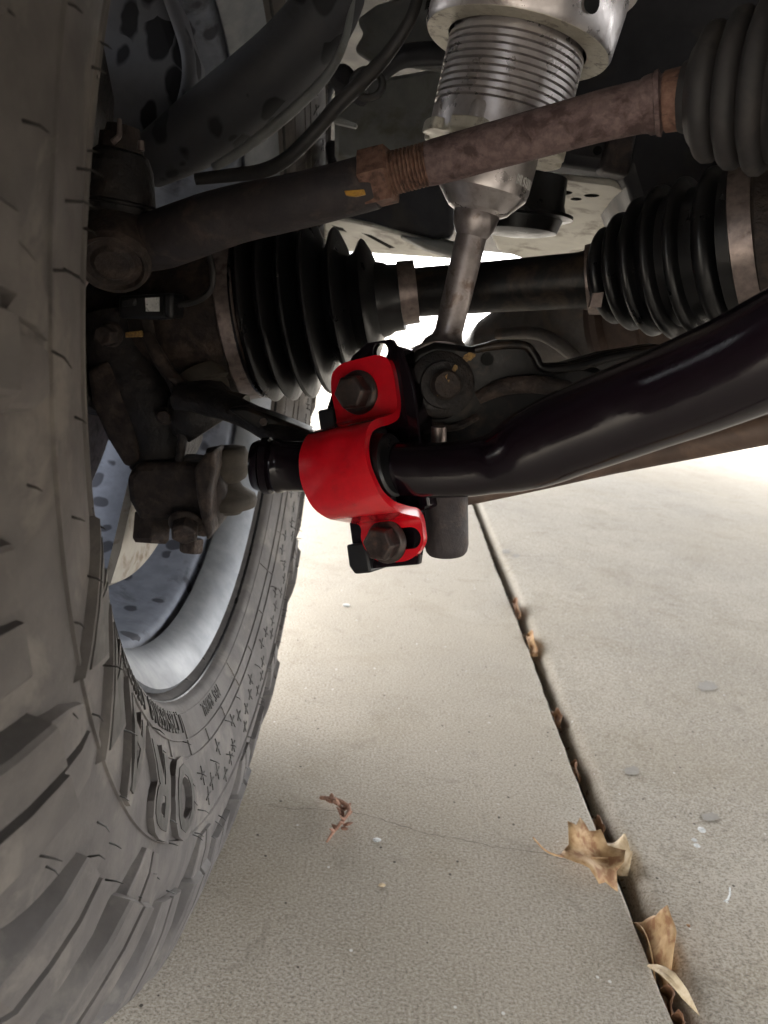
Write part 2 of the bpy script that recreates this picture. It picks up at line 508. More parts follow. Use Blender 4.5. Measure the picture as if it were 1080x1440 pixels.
# hairline crack across the left slab, and a fine one across the right slab
def ribbon(name, pts, wid, m, parent, z=.0006):
    bm = bmesh.new()
    rows = []
    for i, (x, y) in enumerate(pts):
        p = G(x, y) + Vector((0, 0, z))
        q = G(*pts[min(i + 1, len(pts) - 1)]) - G(*pts[max(i - 1, 0)])
        n = Vector((-q.y, q.x, 0)).normalized() * wid * random.uniform(.3, 1)
        rows.append((bm.verts.new(p + n), bm.verts.new(p - n)))
    for i in range(len(rows) - 1):
        bm.faces.new((rows[i][0], rows[i + 1][0], rows[i + 1][1], rows[i][1]))
    return fin(bm, name, m, parent)
def wiggle(pts, n, amp):
    c = crom(pts, n)
    return [(x + random.uniform(-amp, amp), y + random.uniform(-amp, amp)) for x, y in c]
CRACK = mat("crack_shadow", (.24, .205, .165), None, 90, .95, 0, 0)
ribbon("crack", wiggle([(372, 1132), (420, 1138), (470, 1140), (520, 1148), (590, 1170), (640, 1180), (700, 1192), (760, 1200), (800, 1212)], 8, 1.6), .0006, CRACK, slab_l)
o = ribbon("crack", wiggle([(694, 779), (720, 779), (760, 781), (800, 780)], 8, .5), .0009, CRACK, slab_r, -.0022)
def blob(name, px, py, rx, ry, m, parent, z=.0007, n=18):
    bm = bmesh.new()
    vs = []
    for i in range(n):
        a = 2 * math.pi * i / n
        k = 1 + random.uniform(-.25, .25)
        vs.append(bm.verts.new(G(px + rx * k * math.cos(a), py + ry * k * math.sin(a)) + Vector((0, 0, z))))
    bm.faces.new(vs)
    return fin(bm, name, m, parent)
for x, y, rx, ry in ((995, 963, 14, 7), (888, 1081, 11, 6), (1000, 1146, 12, 6), (712, 774, 6, 3), (726, 780, 5, 2.5)):
    blob("stain", x, y, rx, ry, STAIN, slab_r, -.0022)

# ------------------------------------------------------------------ wheel
WX, WY, WZ, R = -.238, .519, .405, .410
wheel = thing("wheel", (WX, WY, 0), "dusty off-road wheel filling the left side, with raised sidewall lettering", "wheel")
PROF = [(.2335, .098), (.2375, .101), (.2465, .1085), (.2500, .1195), (.2530, .1255), (.262, .1305), (.272, .1345), (.282, .138), (.292, .1415), (.305, .1445), (.318, .146), (.332, .146), (.345, .144), (.358, .1405), (.370, .136), (.379, .130), (.387, .122), (.3925, .110), (.3945, .09), (.3955, .05), (.396, 0)]
def prof_a(r):
    for (r0, a0), (r1, a1) in zip(PROF, PROF[1:]):
        if r0 <= r <= r1: return a0 + (a1 - a0) * (r - r0) / (r1 - r0)
    return .1 if r > .39 else PROF[0][1]
def tp(r, a, phi):
    """Tyre-local point; phi from the ground contact towards +Y."""
    return Vector((a, r * math.sin(phi), -r * math.cos(phi)))
def nrm_at(r):
    e = .003
    da = prof_a(min(r + e, .39)) - prof_a(r - e)
    v = Vector((2 * e, -da, 0)).normalized()      # (a, r) plane normal pointing inboard
    return v.x, v.y
prof2 = []
fine = crom(PROF, 4)
for r, a in fine: prof2.append((r, a))
full = prof2 + [(r, -a) for r, a in prof2[::-1][1:]]
bm = bmesh.new()
NS = 180
rows = []
for i in range(NS):
    ph = 2 * math.pi * i / NS
    rows.append([bm.verts.new(tp(r, a, ph)) for r, a in full])
for i in range(NS):
    for k in range(len(full) - 1):
        bm.faces.new((rows[i][k], rows[(i + 1) % NS][k], rows[(i + 1) % NS][k + 1], rows[i][k + 1]))
bmesh.ops.recalc_face_normals(bm, faces=bm.faces)
me = bpy.data.meshes.new("tyre"); bm.to_mesh(me); bm.free()
tyre = link("tyre", me, RUBBER, wheel, None, 50)
tyre.location = (0, 0, WZ)
def tyre_part(bm, name, m, sharp=35, bevel=0, label=None, kind=None):
    bmesh.ops.recalc_face_normals(bm, faces=bm.faces)
    me = bpy.data.meshes.new(name); bm.to_mesh(me); bm.free()
    o = link(name, me, m, tyre, label, sharp)
    if bevel:
        md = o.modifiers.new("b", 'BEVEL'); md.width = bevel; md.segments = 2; md.limit_method = 'ANGLE'; md.angle_limit = math.radians(40)
    if kind: o["kind"] = kind
    return o
# sidewall rings
def ring_ridge(bm, r, wid, h):
    ps = []
    for d, hh in ((-wid, -.001), (-wid * .5, h), (wid * .5, h), (wid, -.001)):
        na, nr = nrm_at(r)
        a0 = prof_a(r + d)
        ps.append((r + d + nr * hh, a0 + na * hh))
    rows = [[bm.verts.new(tp(rr, aa, 2 * math.pi * i / NS)) for rr, aa in ps] for i in range(NS)]
    for i in range(NS):
        for k in range(3):
            bm.faces.new((rows[i][k], rows[(i + 1) % NS][k], rows[(i + 1) % NS][k + 1], rows[i][k + 1]))
for r, wd, h in ((.3205, .0011, .0013), (.2800, .0007, .0010), (.2705, .0007, .0010), (.2560, .0006, .0007)):
    bm = bmesh.new(); ring_ridge(bm, r, wd, h)
    tyre_part(bm, "sidewall_ring", RUBBER, 60)
# raised strips and marks laid on the sidewall
def on_side(r, phi, h=0.0):
    na, nr = nrm_at(r)
    return tp(r + nr * h, prof_a(r) + na * h, phi)
def side_bar(bm, r0, p0, r1, p1, wid, h, n=8):
    """Raised bar from (r0, p0) to (r1, p1); wid in metres."""
    rows = []
    for i in range(n + 1):
        t = i / n
        r = r0 + (r1 - r0) * t; p = p0 + (p1 - p0) * t
        dr, dp = (r1 - r0), (p1 - p0) * r
        l = math.hypot(dr, dp) or 1
        nr_, np_ = -dp / l * wid, dr / l * wid / r
        taper = 1 if wid < .0012 else max(.12, math.sin(math.pi * t))
        rows.append([bm.verts.new(on_side(r + nr_ * s * taper, p + np_ * s * taper, hh)) for s, hh in ((-1, -.001), (-.6, h), (.6, h), (1, -.001))])
    for i in range(n):
        for k in range(3):
            bm.faces.new((rows[i][k], rows[i + 1][k], rows[i + 1][k + 1], rows[i][k + 1]))
    bm.faces.new(rows[0]); bm.faces.new(rows[-1][::-1])
for k in range(36):
    ph = k * math.pi / 18 + .05
    bm = bmesh.new(); side_bar(bm, .2705, ph, .2800, ph + .012, .0008, .0009, 4)
    if k % 3 == 0: side_bar(bm, .2565, ph - .01, .2705, ph, .0008, .0009, 4)
    tyre_part(bm, "sidewall_tick", RUBBER, 60)
for k in range(24):                       # bird-like nicks on the upper sidewall
    ph = -.40 + k * .13
    for q in range(3):
        bm = bmesh.new()
        r = .291 + .009 * ((k + q * 2) % 3) + random.uniform(-.003, .003)
        p = ph + q * .036
        side_bar(bm, r - .006, p - .006, r + .006, p + .006, .0013, .0008, 6); side_bar(bm, r + .001, p - .018, r - .001, p + .018, .0009, .0008, 6)
        tyre_part(bm, "sidewall_nick", RUBBER_DARK, 60)
# lettering: tops towards the tread, so it reads upside down at the bottom of the tyre
def lettering(name, s, phi0, r0, height, spread, h, m, fat=0.0):
    bm = textmesh(s, 1.0, .5, fat=fat)
    bmesh.ops.triangulate(bm, faces=bm.faces)
    bmesh.ops.subdivide_edges(bm, edges=[e for e in bm.edges if e.calc_length() > .25], cuts=2)
    xs = [v.co.x for v in bm.verts]; x0, x1 = min(xs), max(xs)
    ys = [v.co.y for v in bm.verts]; y0, y1 = min(ys), max(ys)
    for v in bm.verts:
        u = (v.co.x - x0) / (x1 - x0); q = (v.co.y - y0) / (y1 - y0)
        v.co = on_side(r0 + q * height, phi0 - u * spread, (h if v.co.z > 0 else -.002))
    return tyre_part(bm, name, m, 30)
def letter_shape(name, loops, phi0, spread, r0, height, h, m=None, inset=None):
    """loops: list of quads strips given as closed polygons in unit space (u along reading direction, v towards tread)."""
    bm = bmesh.new()
    for poly in loops:
        n = len(poly)
        dens = []
        for i in range(n):
            a, b = poly[i], poly[(i + 1) % n]
            dens += [(a[0] + (b[0] - a[0]) * t / 3, a[1] + (b[1] - a[1]) * t / 3) for t in range(3)]
        cx = sum(p[0] for p in dens) / len(dens); cy = sum(p[1] for p in dens) / len(dens)
        def pt(p, k, hh):
            u, v_ = cx + (p[0] - cx) * k, cy + (p[1] - cy) * k
            return on_side(r0 + v_ * height, phi0 - u * spread, hh)
        lo = [bm.verts.new(pt(p, 1.10, -.001)) for p in dens]
        hi = [bm.verts.new(pt(p, 1.0, h)) for p in dens]
        nn = len(dens)
        for i in range(nn):
            bm.faces.new((lo[i], lo[(i + 1) % nn], hi[(i + 1) % nn], hi[i]))
        bm.faces.new(hi)
    bmesh.ops.triangulate(bm, faces=[f for f in bm.faces if len(f.verts) > 4])
    return tyre_part(bm, name, m or RUBBER, 25)
lettering("sidewall_lettering", "LT285/65R18", -.495, .2550, .0115, .285, .0011, RUBBER_DARK)
lettering("sidewall_lettering", "125/122Q", -.835, .2550, .0115, .19, .0011, RUBBER_DARK)
lettering("sidewall_lettering", "10 P.R.", -1.05, .2550, .0115, .15, .0011, RUBBER_DARK)
lettering("sidewall_lettering", "M+S  RADIAL", -.10, .2570, .0085, .18, .0009, RUBBER_DARK)
# O
def oval(n, rx, ry, p=3.2, cx=.5, cy=.5):
    out = []
    for i in range(n):
        a = 2 * math.pi * i / n
        c, s = math.cos(a), math.sin(a)
        out.append((cx + rx * math.copysign(abs(c) ** (2 / p), c), cy + ry * math.copysign(abs(s) ** (2 / p), s)))
    return out
LR0, LH, LHT = .2800, .0395, .0034
for ch, p0, wd in (("O", -.510, .180), ("R", -.722, .165), ("A", -.905, .150)):
    lettering("raised_letter", ch, p0, LR0 - .001, LH + .002, wd, LHT, RUBBER, .055)
    lettering("letter_face", ch, p0 - .022, LR0 + .003, LH - .006, wd - .044, LHT + .0005, RUBBER_DARK, .012)
# blade-like emblem towards the front of the tyre
for b0, mm in ((-1.065, RUBBER), (-1.20, RUBBER)):
    letter_shape("raised_emblem", [[(.0, .55), (.30, 1.0), (.62, .62), (1.0, .10), (.74, .20), (.55, .42), (.42, .0), (.26, .36)]], b0, .15, LR0 - .004, LH + .008, LHT, mm)
    letter_shape("emblem_face", [[(.08, .56), (.30, .92), (.58, .60), (.88, .18), (.72, .26), (.56, .50), (.42, .16), (.30, .42)]], b0, .15, LR0 - .004, LH + .008, LHT + .0005, RUBBER_DARK)
for b0 in (-2.2, 1.5, 1.7, 1.9):
    letter_shape("raised_letter", [oval(14, .5, .5)], b0, .15, LR0, LH, LHT)
# tread blocks
def lug(pts, ang, skew, h, taper=.82, hs=None):
    """Shoulder lug: pts are (r, a, outward r, outward a) down the shoulder."""
    bm = bmesh.new()
    n = len(pts)
    lo, hi = [], []
    for i, (r, a, orr, oa, wk) in enumerate(pts):
        t = i / (n - 1)
        sk = skew * t
        cols = ((-1, .84), (-.93, 1), (-.11, 1), (-.08, .5), (.08, .5), (.11, 1), (.93, 1), (1, .84))
        hh = h if hs is None else h * hs[i]
        lo.append([bm.verts.new(tp(r - orr * .004, a - oa * .004, sk + c_ * ang * wk * 1.06)) for c_, k_ in cols])
        hi.append([bm.verts.new(tp(r + orr * hh * k_, a + oa * hh * k_, sk + c_ * ang * wk * taper)) for c_, k_ in cols])
    for i in range(n - 1):
        for k in range(7):
            bm.faces.new((hi[i][k], hi[i][k + 1], hi[i + 1][k + 1], hi[i + 1][k]))
        bm.faces.new((lo[i][0], hi[i][0], hi[i + 1][0], lo[i + 1][0]))
        bm.faces.new((lo[i][7], lo[i + 1][7], hi[i + 1][7], hi[i][7]))
    for i in (0, n - 1):
        for k in range(7):
            bm.faces.new((lo[i][k], lo[i][k + 1], hi[i][k + 1], hi[i][k]))
    bmesh.ops.recalc_face_normals(bm, faces=bm.faces)
    me = bpy.data.meshes.new("tread_block"); bm.to_mesh(me); bm.free()
    me.materials.append(RUBBER)
    me.polygons.foreach_set("use_smooth", [True] * len(me.polygons))
    me.set_sharp_from_angle(angle=math.radians(26))
    return me
def shoulder(sgn, long):
    base = [(.326, .1462, .02, 1, .62), (.335, .1458, .05, 1, .86), (.346, .1439, .12, .99, .95), (.3475, .1436, .12, .99, .95), (.362, .1390, .25, .97, .95), (.374, .1335, .45, .89, .95), (.384, .1275, .65, .76, 1.0), (.3885, .1195, .85, .53, 1.0), (.3930, .105, .97, .2, 1.0), (.395, .078, 1, 0, 1.0), (.3955, .058, 1, 0, .8)]
    hs = [.14, .24, .30, .54, .62, .72, .9, 1, 1, 1, 1]
    if not long: base = base[3:9]; hs = [.26, .46, .64, .85, 1, 1]
    return lug([(r, a * sgn, orr, oa * sgn, w_) for r, a, orr, oa, w_ in base], math.radians(3.9), (-.10 if long else -.06) * sgn, .0165, .92, hs)
def centre(sgn):
    return lug([(.396, .046 * sgn, 1, 0, .75), (.396, .034 * sgn, 1, 0, 1.0), (.396, .02 * sgn, 1, 0, 1.0), (.396, .006 * sgn, 1, 0, .7)], math.radians(4.8), .07 * sgn, .0145, .9)
protos = [shoulder(1, True), shoulder(1, False), shoulder(-1, True), shoulder(-1, False), centre(1), centre(-1)]
NP = 32
for k in range(NP):
    for me, off in ((protos[k % 2], 0), (protos[2 + k % 2], .5), (protos[4], .25), (protos[5], .75)):
        o = bpy.data.objects.new("tread_block", me)
        col.objects.link(o)
        o.parent = tyre
        o.rotation_euler = (2 * math.pi * (k + off) / NP, 0, 0)
bm = bmesh.new()                                     # parting line of the mould, running over the lugs
sweep(bm, [(tp(.4012, .1276, 2 * math.pi * i / NS), .0011) for i in range(NS + 1)], 6, (False, False))
tyre_part(bm, "mould_line", RUBBER, 60)
# moulding hairs
bm = bmesh.new()
def hair(bm, r, phi, ln):
    p = on_side(r, phi, 0) if r < .385 else tp(r + .010, prof_a(min(r, .398)) , phi)
    d = Vector((1, 0, 0)) + Vector((random.uniform(-.1, .3), random.uniform(-.35, .35), random.uniform(-.5, .1)))
    d.normalize()
    q = p + d * ln * .6
    e = q + (d + Vector((0, random.uniform(-.4, .4), -random.uniform(.2, .9)))).normalized() * ln * .4
    sweep(bm, [(p, .0005), (q, .00036), (e, .00015)], 5)
for k in range(80):
    hair(bm, random.choice((.2470, .2705, .2800, .290, .30, .31, .3205, .3205)), random.uniform(-1.9, 1.9), random.uniform(.004, .009))
for k in range(170):
    hair(bm, random.choice((.335, .345, .358, .366, .374, .382)), random.uniform(-1.8, 1.7), random.uniform(.004, .0075))
tyre_part(bm, "moulding_hairs", HAIR, 60, kind="stuff")
# rim
rim_prof = [(.2335, .100), (.2400, .094), (.2430, .096), (.2415, .097), (.2365, .097), (.2335, .095), (.2320, .090), (.2275, .085), (.2190, .082), (.2165, .079), (.2140, .070), (.2120, .045),
            (.2040, .028), (.2030, -.02), (.2060, -.05), (.2060, -.10), (.2360, -.112), (.238, -.118), (.241, -.105), (.233, -.095), (.21, -.04), (.205, .03), (.217, .06), (.2335, .100)]
def wheel_lathe(name, prof, m, sharp=35, seg=120, parent=None, cap=False):
    bm = bmesh.new()
    rows = [[bm.verts.new(tp(r, a, 2 * math.pi * i / seg)) for r, a in prof] for i in range(seg)]
    for i in range(seg):
        for k in range(len(prof) - 1):
            bm.faces.new((rows[i][k], rows[(i + 1) % seg][k], rows[(i + 1) % seg][k + 1], rows[i][k + 1]))
    bmesh.ops.remove_doubles(bm, verts=bm.verts, dist=1e-6)
    bmesh.ops.recalc_face_normals(bm, faces=bm.faces)
    me = bpy.data.meshes.new(name); bm.to_mesh(me); bm.free()
    o = link(name, me, m, parent or wheel, None, sharp)
    if (parent or wheel) is wheel: o.location = (0, 0, WZ)
    return o
rim = wheel_lathe("rim", rim_prof, RIM)
wheel_lathe("rim_lip", [(r, a - .008) for r, a in ((.2205, .0965), (.2225, .1035), (.2300, .1120), (.2385, .1195), (.2428, .1225), (.2455, .1205), (.2455, .1160), (.2415, .1140), (.230, .103), (.2205, .0965))], RIM_LIP, 30, parent=rim)
wheel_lathe("bead_shade_ring", [(.2440, .0960), (.2470, .0990), (.2488, .1040), (.2494, .1185), (.2506, .1203), (.2512, .1190), (.2500, .0950), (.2440, .0960)], BOOT, 30, parent=rim)  # black bead rubber ring, put in to read as the shaded gap
for k in range(6):                                   # spokes near the outer face
    bm = bmesh.new()
    a0 = 2 * math.pi * k / 6 + .35
    rows = []
    for r, hw, x0, x1 in ((.05, .028, -.105, -.06), (.11, .022, -.11, -.07), (.17, .024, -.11, -.075), (.207, .036, -.105, -.06)):
        rows.append([bm.verts.new(tp(r, x, a0 + s * hw / r)) for s, x in ((-1, x0), (1, x0), (1, x1), (-1, x1))])
    for i in range(3):
        for j in range(4):
            bm.faces.new((rows[i][j], rows[i][(j + 1) % 4], rows[i + 1][(j + 1) % 4], rows[i + 1][j]))
    bm.faces.new(rows[0]); bm.faces.new(rows[-1])
    bmesh.ops.recalc_face_normals(bm, faces=bm.faces)
    me = bpy.data.meshes.new("spoke"); bm.to_mesh(me); bm.free()
    sp = link("spoke", me, RIM, rim, None, 35)
    md = sp.modifiers.new("b", 'BEVEL'); md.width = .006; md.segments = 3
wheel_lathe("hub", [(.0, -.112), (.062, -.112), (.068, -.10), (.068, -.05), (.0, -.05)], RIM, parent=rim)

# ------------------------------------------------------------------ brake parts inside the wheel
brake = thing("brake_assembly", (WX - .01, WY, .22), "pale dusty brake dust shield and rotor inside the wheel rim", "brake")
WC = Vector((WX, WY, WZ))
def wl(r, a, ph): return WC + tp(r, a, ph)
bm = bmesh.new()
lathe(bm, WC + Vector((-.035, 0, 0)), WC + Vector((.0, 0, 0)), [(0, .165), (0, .168), (.026, .168), (.026, .165)], 64)
fin(bm, "rotor", BAND, brake)
bm = bmesh.new()
rows = []
N1 = 40
for i in range(N1 + 1):
    ph = -.31 + 1.6 * i / N1
    rows.append([bm.verts.new(wl(r, a, ph)) for r, a in ((.06, .085), (.10, .072), (.16, .066), (.182, .062), (.190, .048), (.187, .046), (.178, .058), (.10, .067), (.06, .08))])
for i in range(N1):
    for k in range(8):
        bm.faces.new((rows[i][k], rows[i + 1][k], rows[i + 1][k + 1], rows[i][k + 1]))
bm.faces.new(rows[0]); bm.faces.new(rows[-1])
fin(bm, "dust_shield", SHIELD, brake, None, 30)

bm = bmesh.new()
rows = []
for i in range(25):
    ph = -2.75 + 1.35 * i / 24
    k = 1 + .012 * math.sin(i * 1.9)
    rows.append([bm.verts.new(wl(r * k, a, ph)) for r, a in ((.085, .055), (.13, .062), (.178, .058), (.196, .03), (.196, -.055), (.12, -.06), (.085, -.03))])
for i in range(24):
    for q in range(7):
        bm.faces.new((rows[i][q], rows[i + 1][q], rows[i + 1][(q + 1) % 7], rows[i][(q + 1) % 7]))
bm.faces.new(rows[0]); bm.faces.new(rows[-1])
fin(bm, "caliper", GRIME_DARK, brake, None, 35, .004)
# ------------------------------------------------------------------ steering knuckle
kn = thing("steering_knuckle", P(205, 640, .52), "dark grimy cast steering knuckle with hex bolts behind the tyre edge", "knuckle")
pxlathe("hub_flange", (128, 512, .545), (150, 508, .54), [(0, 60), (.1, 74), (.8, 74), (1, 66)], GRIME_DARK, kn, 40)
plate("caliper_bracket", [(120, 520), (150, 505), (168, 545), (186, 600), (196, 648), (176, 660), (150, 618), (128, 570)], .025, GRIME, kn, Y=.512, bevel=.004, seg=3)
pxtube("bracket_rib", [(206, 470, .515, 8), (222, 500, .512, 10), (240, 528, .510, 10), (268, 552, .508, 9)], GRIME, kn, 14, 4)
pxlathe("dust_cap", (284, 520, .53), (300, 560, .525), [(0, 34), (.2, 38), (.5, 38), (.55, 30), (1, 26)], BOOT_BROWN, kn, 32, sharp=40)
hexhead("hex_bolt", P(232, 585, .505), Vector((.15, -1, .1)), S(10, 585, .5), .007, GRIME, kn, S(13, 585, .5), .3)
plate("knuckle_body", [(112, 395), (300, 360), (330, 420), (322, 545), (262, 560), (252, 640), (240, 668), (180, 668), (160, 600), (120, 520)], .07, GRIME_DARK, kn, Y=.56, bevel=.008, seg=3)
pxtube("knuckle_arm", [(150, 440, .535, 40), (168, 505, .532, 46), (205, 570, .53, 46), (222, 625, .53, 40), (218, 664, .53, 36)], GRIME_DARK, kn, 24, 5, flat=.75)
pxtube("flange_edge", [(236, 530, .508, 5), (250, 560, .506, 7), (257, 610, .506, 7), (252, 648, .506, 6)], GRIME_DARK, kn, 12, 4)
plate("bolt_bracket", [(176, 672), (190, 652), (255, 650), (300, 655), (318, 690), (306, 745), (288, 760), (262, 752), (246, 733), (196, 735), (180, 705)], .035, GRIME, kn, Y=.505, bevel=.005, seg=3)
plate("bracket_fin", [(286, 640), (300, 634), (302, 660), (296, 690), (296, 730), (298, 752), (291, 762), (284, 740), (276, 700), (272, 660)], .03, GRIME, kn, Y=.488, bevel=.003, seg=3)
hexhead("hex_bolt", P(215, 722, .52), Vector((.05, -.35, -1)), S(28, 720, .52), .020, GRIME, kn, 0, .2)
hexhead("hex_bolt", P(262, 735, .50), Vector((.1, -.75, -.45)), S(20, 740, .5), .012, GRIME, kn, S(25, 740, .5), .5)
hexhead("hex_bolt", P(270, 757, .515), Vector((0, -.2, -1)), S(17, 757, .51), .010, GRIME, kn, 0, .0)
pxlathe("ball_joint_boot", (318, 628, .525), (325, 722, .525), [(0, 16), (.02, 27), (.12, 31), (.30, 32), (.46, 25), (.52, 16), (.60, 20), (.72, 36), (.80, 38), (.9, 35), (.93, 20), (1, 14)], BOOT_BROWN, kn, 32, sharp=60)
pxlathe("ball_joint_stud", (326, 700, .52), (318, 712, .52), [(0, 12), (1, 12)], GRIME, kn, 12)
# wheel-speed sensor connector
sen = thing("sensor_connector", P(205, 450, .505), "black wheel speed sensor connector with a white label", "connector")
plate("connector_body", [(166, 416), (238, 412), (238, 448), (222, 450), (166, 448)], .025, PLASTIC, sen, Y=.498, bevel=.002)
plate("connector_clip", [(228, 411), (243, 413), (243, 449), (229, 447)], .03, PLASTIC, sen, Y=.490, bevel=.002)
plate("latch", [(171, 420), (190, 419), (190, 430), (171, 431)], .02, PLASTIC, sen, Y=.4955, bevel=.001)
plate("label_sticker", [(204, 419), (224, 418), (224, 438), (205, 438)], .002, WHITE, sen, Y=.4972, bevel=0)
pxtube("sensor_wire", [(292, 352, .5, 4), (299, 380, .498, 4.5), (296, 408, .498, 4.5), (275, 424, .5, 4.5), (243, 430, .503, 4)], HOSE, sen, 10, 5)
kb = thing("knuckle_bolt", P(157, 485, .50), "brown hex bolt with a yellow paint mark under the sensor connector", "bolt")
hexhead("hex_head", P(157, 470, .50), Vector((-.1, -1, -.05)), S(15, 470, .5), .012, GRIME, kb, S(18, 470, .5), .4)
plate("paint_mark", [(176, 467), (198, 465), (199, 474), (176, 475)], .004, YELLOW_DIRTY, kb, Y=.50, bevel=.0005)

# ------------------------------------------------------------------ drive axle
ax = thing("drive_axle", P(700, 440, .545), "black drive axle shaft with two ribbed rubber boots crossing the picture", "axle")
pxlathe("joint_housing", (120, 478, .575), (345, 446, .565), [(0, 60), (.15, 70), (.42, 78), (.46, 92), (.55, 98), (.60, 92), (.66, 100), (.85, 104), (.93, 108), (1, 108)], GRIME, ax, 56, sharp=25)
pxlathe("boot_band", (331, 447, .565), (355, 444, .565), [(0, 108), (0, 113), (.08, 115), (.92, 115), (1, 113), (1, 108)], BAND, ax, 64, sharp=25)
op = [(0, 112), (.05, 116)]
for x, tip, val in ((.10, 122, 92), (.22, 124, 88), (.345, 124, 84), (.475, 121, 76), (.625, 103, 64), (.785, 84, 52)):
    op += [(x - .045, (tip * .55 + val * .45)), (x - .012, tip - 2), (x, tip), (x + .012, tip - 2), (x + .045, tip * .5 + val * .5), (x + .072, val)]
op += [(.90, 50), (.93, 46), (1, 45)]
pxlathe("outer_boot", (352, 445, .565), (566, 418, .555), op, BOOT, ax, 72, sharp=30)
pxlathe("boot_band", (562, 413, .555), (586, 410, .555), [(0, 40), (0, 44), (1, 43), (1, 38)], BAND, ax, 48, sharp=25)
plate("band_ear", [(559, 366), (562, 372), (574, 372), (577, 364), (580, 378), (560, 379)], .02, BAND, ax, Y=.548, bevel=.001)
pxlathe("axle_shaft", (560, 413, .556), (850, 392, .520), [(0, 33), (.5, 35), (.88, 38), (.93, 41), (.95, 38), (.97, 42), (1, 42)], BLACK_MATT, ax, 40)
pxlathe("boot_band", (826, 394, .522), (848, 391, .519), [(0, 44), (0, 47), (1, 50), (1, 44)], BAND, ax, 48, sharp=25)
plate("band_clip", [(834, 412), (850, 410), (846, 432), (828, 433)], .003, BAND, ax, Y=.474, bevel=.0005)
inn = [(0, 46), (.03, 50)]
for i, (x, tip) in enumerate(((.10, 66), (.22, 80), (.36, 94), (.50, 104), (.65, 108), (.84, 113))):
    v_ = tip * .84
    w_ = .055 if i < 5 else .08
    inn += [(x - w_ * .85, v_), (x - w_ * .55, tip * .95), (x - w_ * .2, tip), (x + w_ * .2, tip), (x + w_ * .55, tip * .95), (x + w_ * .85, v_ * 1.02)]
inn += [(.93, 112), (1, 113)]
pxlathe("inner_boot", (842, 392, .520), (1058, 345, .462), inn, BOOT, ax, 72, sharp=60)
pxlathe("boot_band", (1048, 346, .464), (1078, 339, .458), [(0, 112), (0, 118), (1, 119), (1, 112)], BAND, ax, 64, sharp=25)
pxlathe("inner_joint_housing", (1074, 340, .459), (1220, 310, .43), [(0, 110), (.1, 120), (.9, 125), (1, 90), (1.05, 50), (1.9, 48)], GRIME, ax, 48)

# ------------------------------------------------------------------ coilover
co = thing("coilover_shock", P(612, 560, .475), "bare metal coilover shock with threaded body leaning above the axle", "shock absorber")
CT, CB = (757, -60, .475), (612, 545, .475)
def cpt(py):                                     # point on the shock's axis at a photo row
    t = (py - CT[1]) / (CB[1] - CT[1])
    return (CT[0] + (CB[0] - CT[0]) * t, py, .475)
def cl(name, rows, m, seg=56, sharp=30, cap=(True, True), parent=None):
    y0, y1 = rows[0][0], rows[-1][0]
    A, B = P(*cpt(y0)), P(*cpt(y1))
    d = (P(*CB) - P(*CT)).normalized()
    bm = bmesh.new()
    sweep(bm, [(P(*cpt(y)), S(r, 100, .475), d) for y, r in rows], seg, cap)
    return fin(bm, name, m, parent or co, None, sharp)
ring = cl("adjuster_ring", [(-110, 120), (-60, 142), (-30, 144), (-30, 139), (-22, 139), (-22, 134), (2, 134), (60, 131), (66, 128), (66, 98)], STEEL, 72, cap=(True, False))
cl("ring_underside", [(64, 97), (66.6, 98), (66.8, 127.5), (64, 129)], STEEL_PALE, 72, cap=(False, False), parent=ring)
for ang in (-2.30, -1.28, -.2, 2.8):                                # black discs painted as the shade in the spanner holes
    d = (P(*CB) - P(*CT)).normalized()
    c = P(*cpt(34))
    fr = Vector((0, -1, 0)); fr = (fr - d * fr.dot(d)).normalized(); sdv = d.cross(fr)
    dirv = fr * math.cos(ang + 1.75) + sdv * math.sin(ang + 1.75)
    rr = S(133, 100, .475)
    bm = bmesh.new()
    sweep(bm, [(c + dirv * (rr - .010), .0032, dirv), (c + dirv * (rr + .0004), .0038, dirv), (c + dirv * (rr + .0009), .0046, dirv)], 20)
    h_ = fin(bm, "spanner_hole_shade", HOLE_SHADE, ring)
th = [(30, 92)]
y = 70
while y < 158:
    th += [(y, 91), (y + 1.6, 95.5), (y + 7.4, 95.5), (y + 9, 91)]
    y += 9.6
th += [(y, 91), (y + 1, 93)]
cl("threaded_body", th, STEEL, 72, 28)
cl("fluted_body", [(y, 92), (y + 1, 94), (206, 93), (210, 90), (212, 60)], STEEL, 64, 30)
d = (P(*CB) - P(*CT)).normalized()
fr = Vector((0, -1, 0)); fr = (fr - d * fr.dot(d)).normalized(); sdv = d.cross(fr)
for ang in (-1.25, -.42, .40, 1.22, 2.2, 3.1, 4.0):                # raised ribs round the body
    dirv = fr * math.cos(ang) + sdv * math.sin(ang)
    rr = S(93, 100, .475)
    pts = [(P(*cpt(yy)) + dirv * (rr - .0015), q) for yy, q in ((171, .0008), (173, .0034), (178, .0042), (208, .0042))]
    bm = bmesh.new(); sweep(bm, [(p, q, d) for p, q in pts], 16)
    fin(bm, "body_rib", STEEL, co)
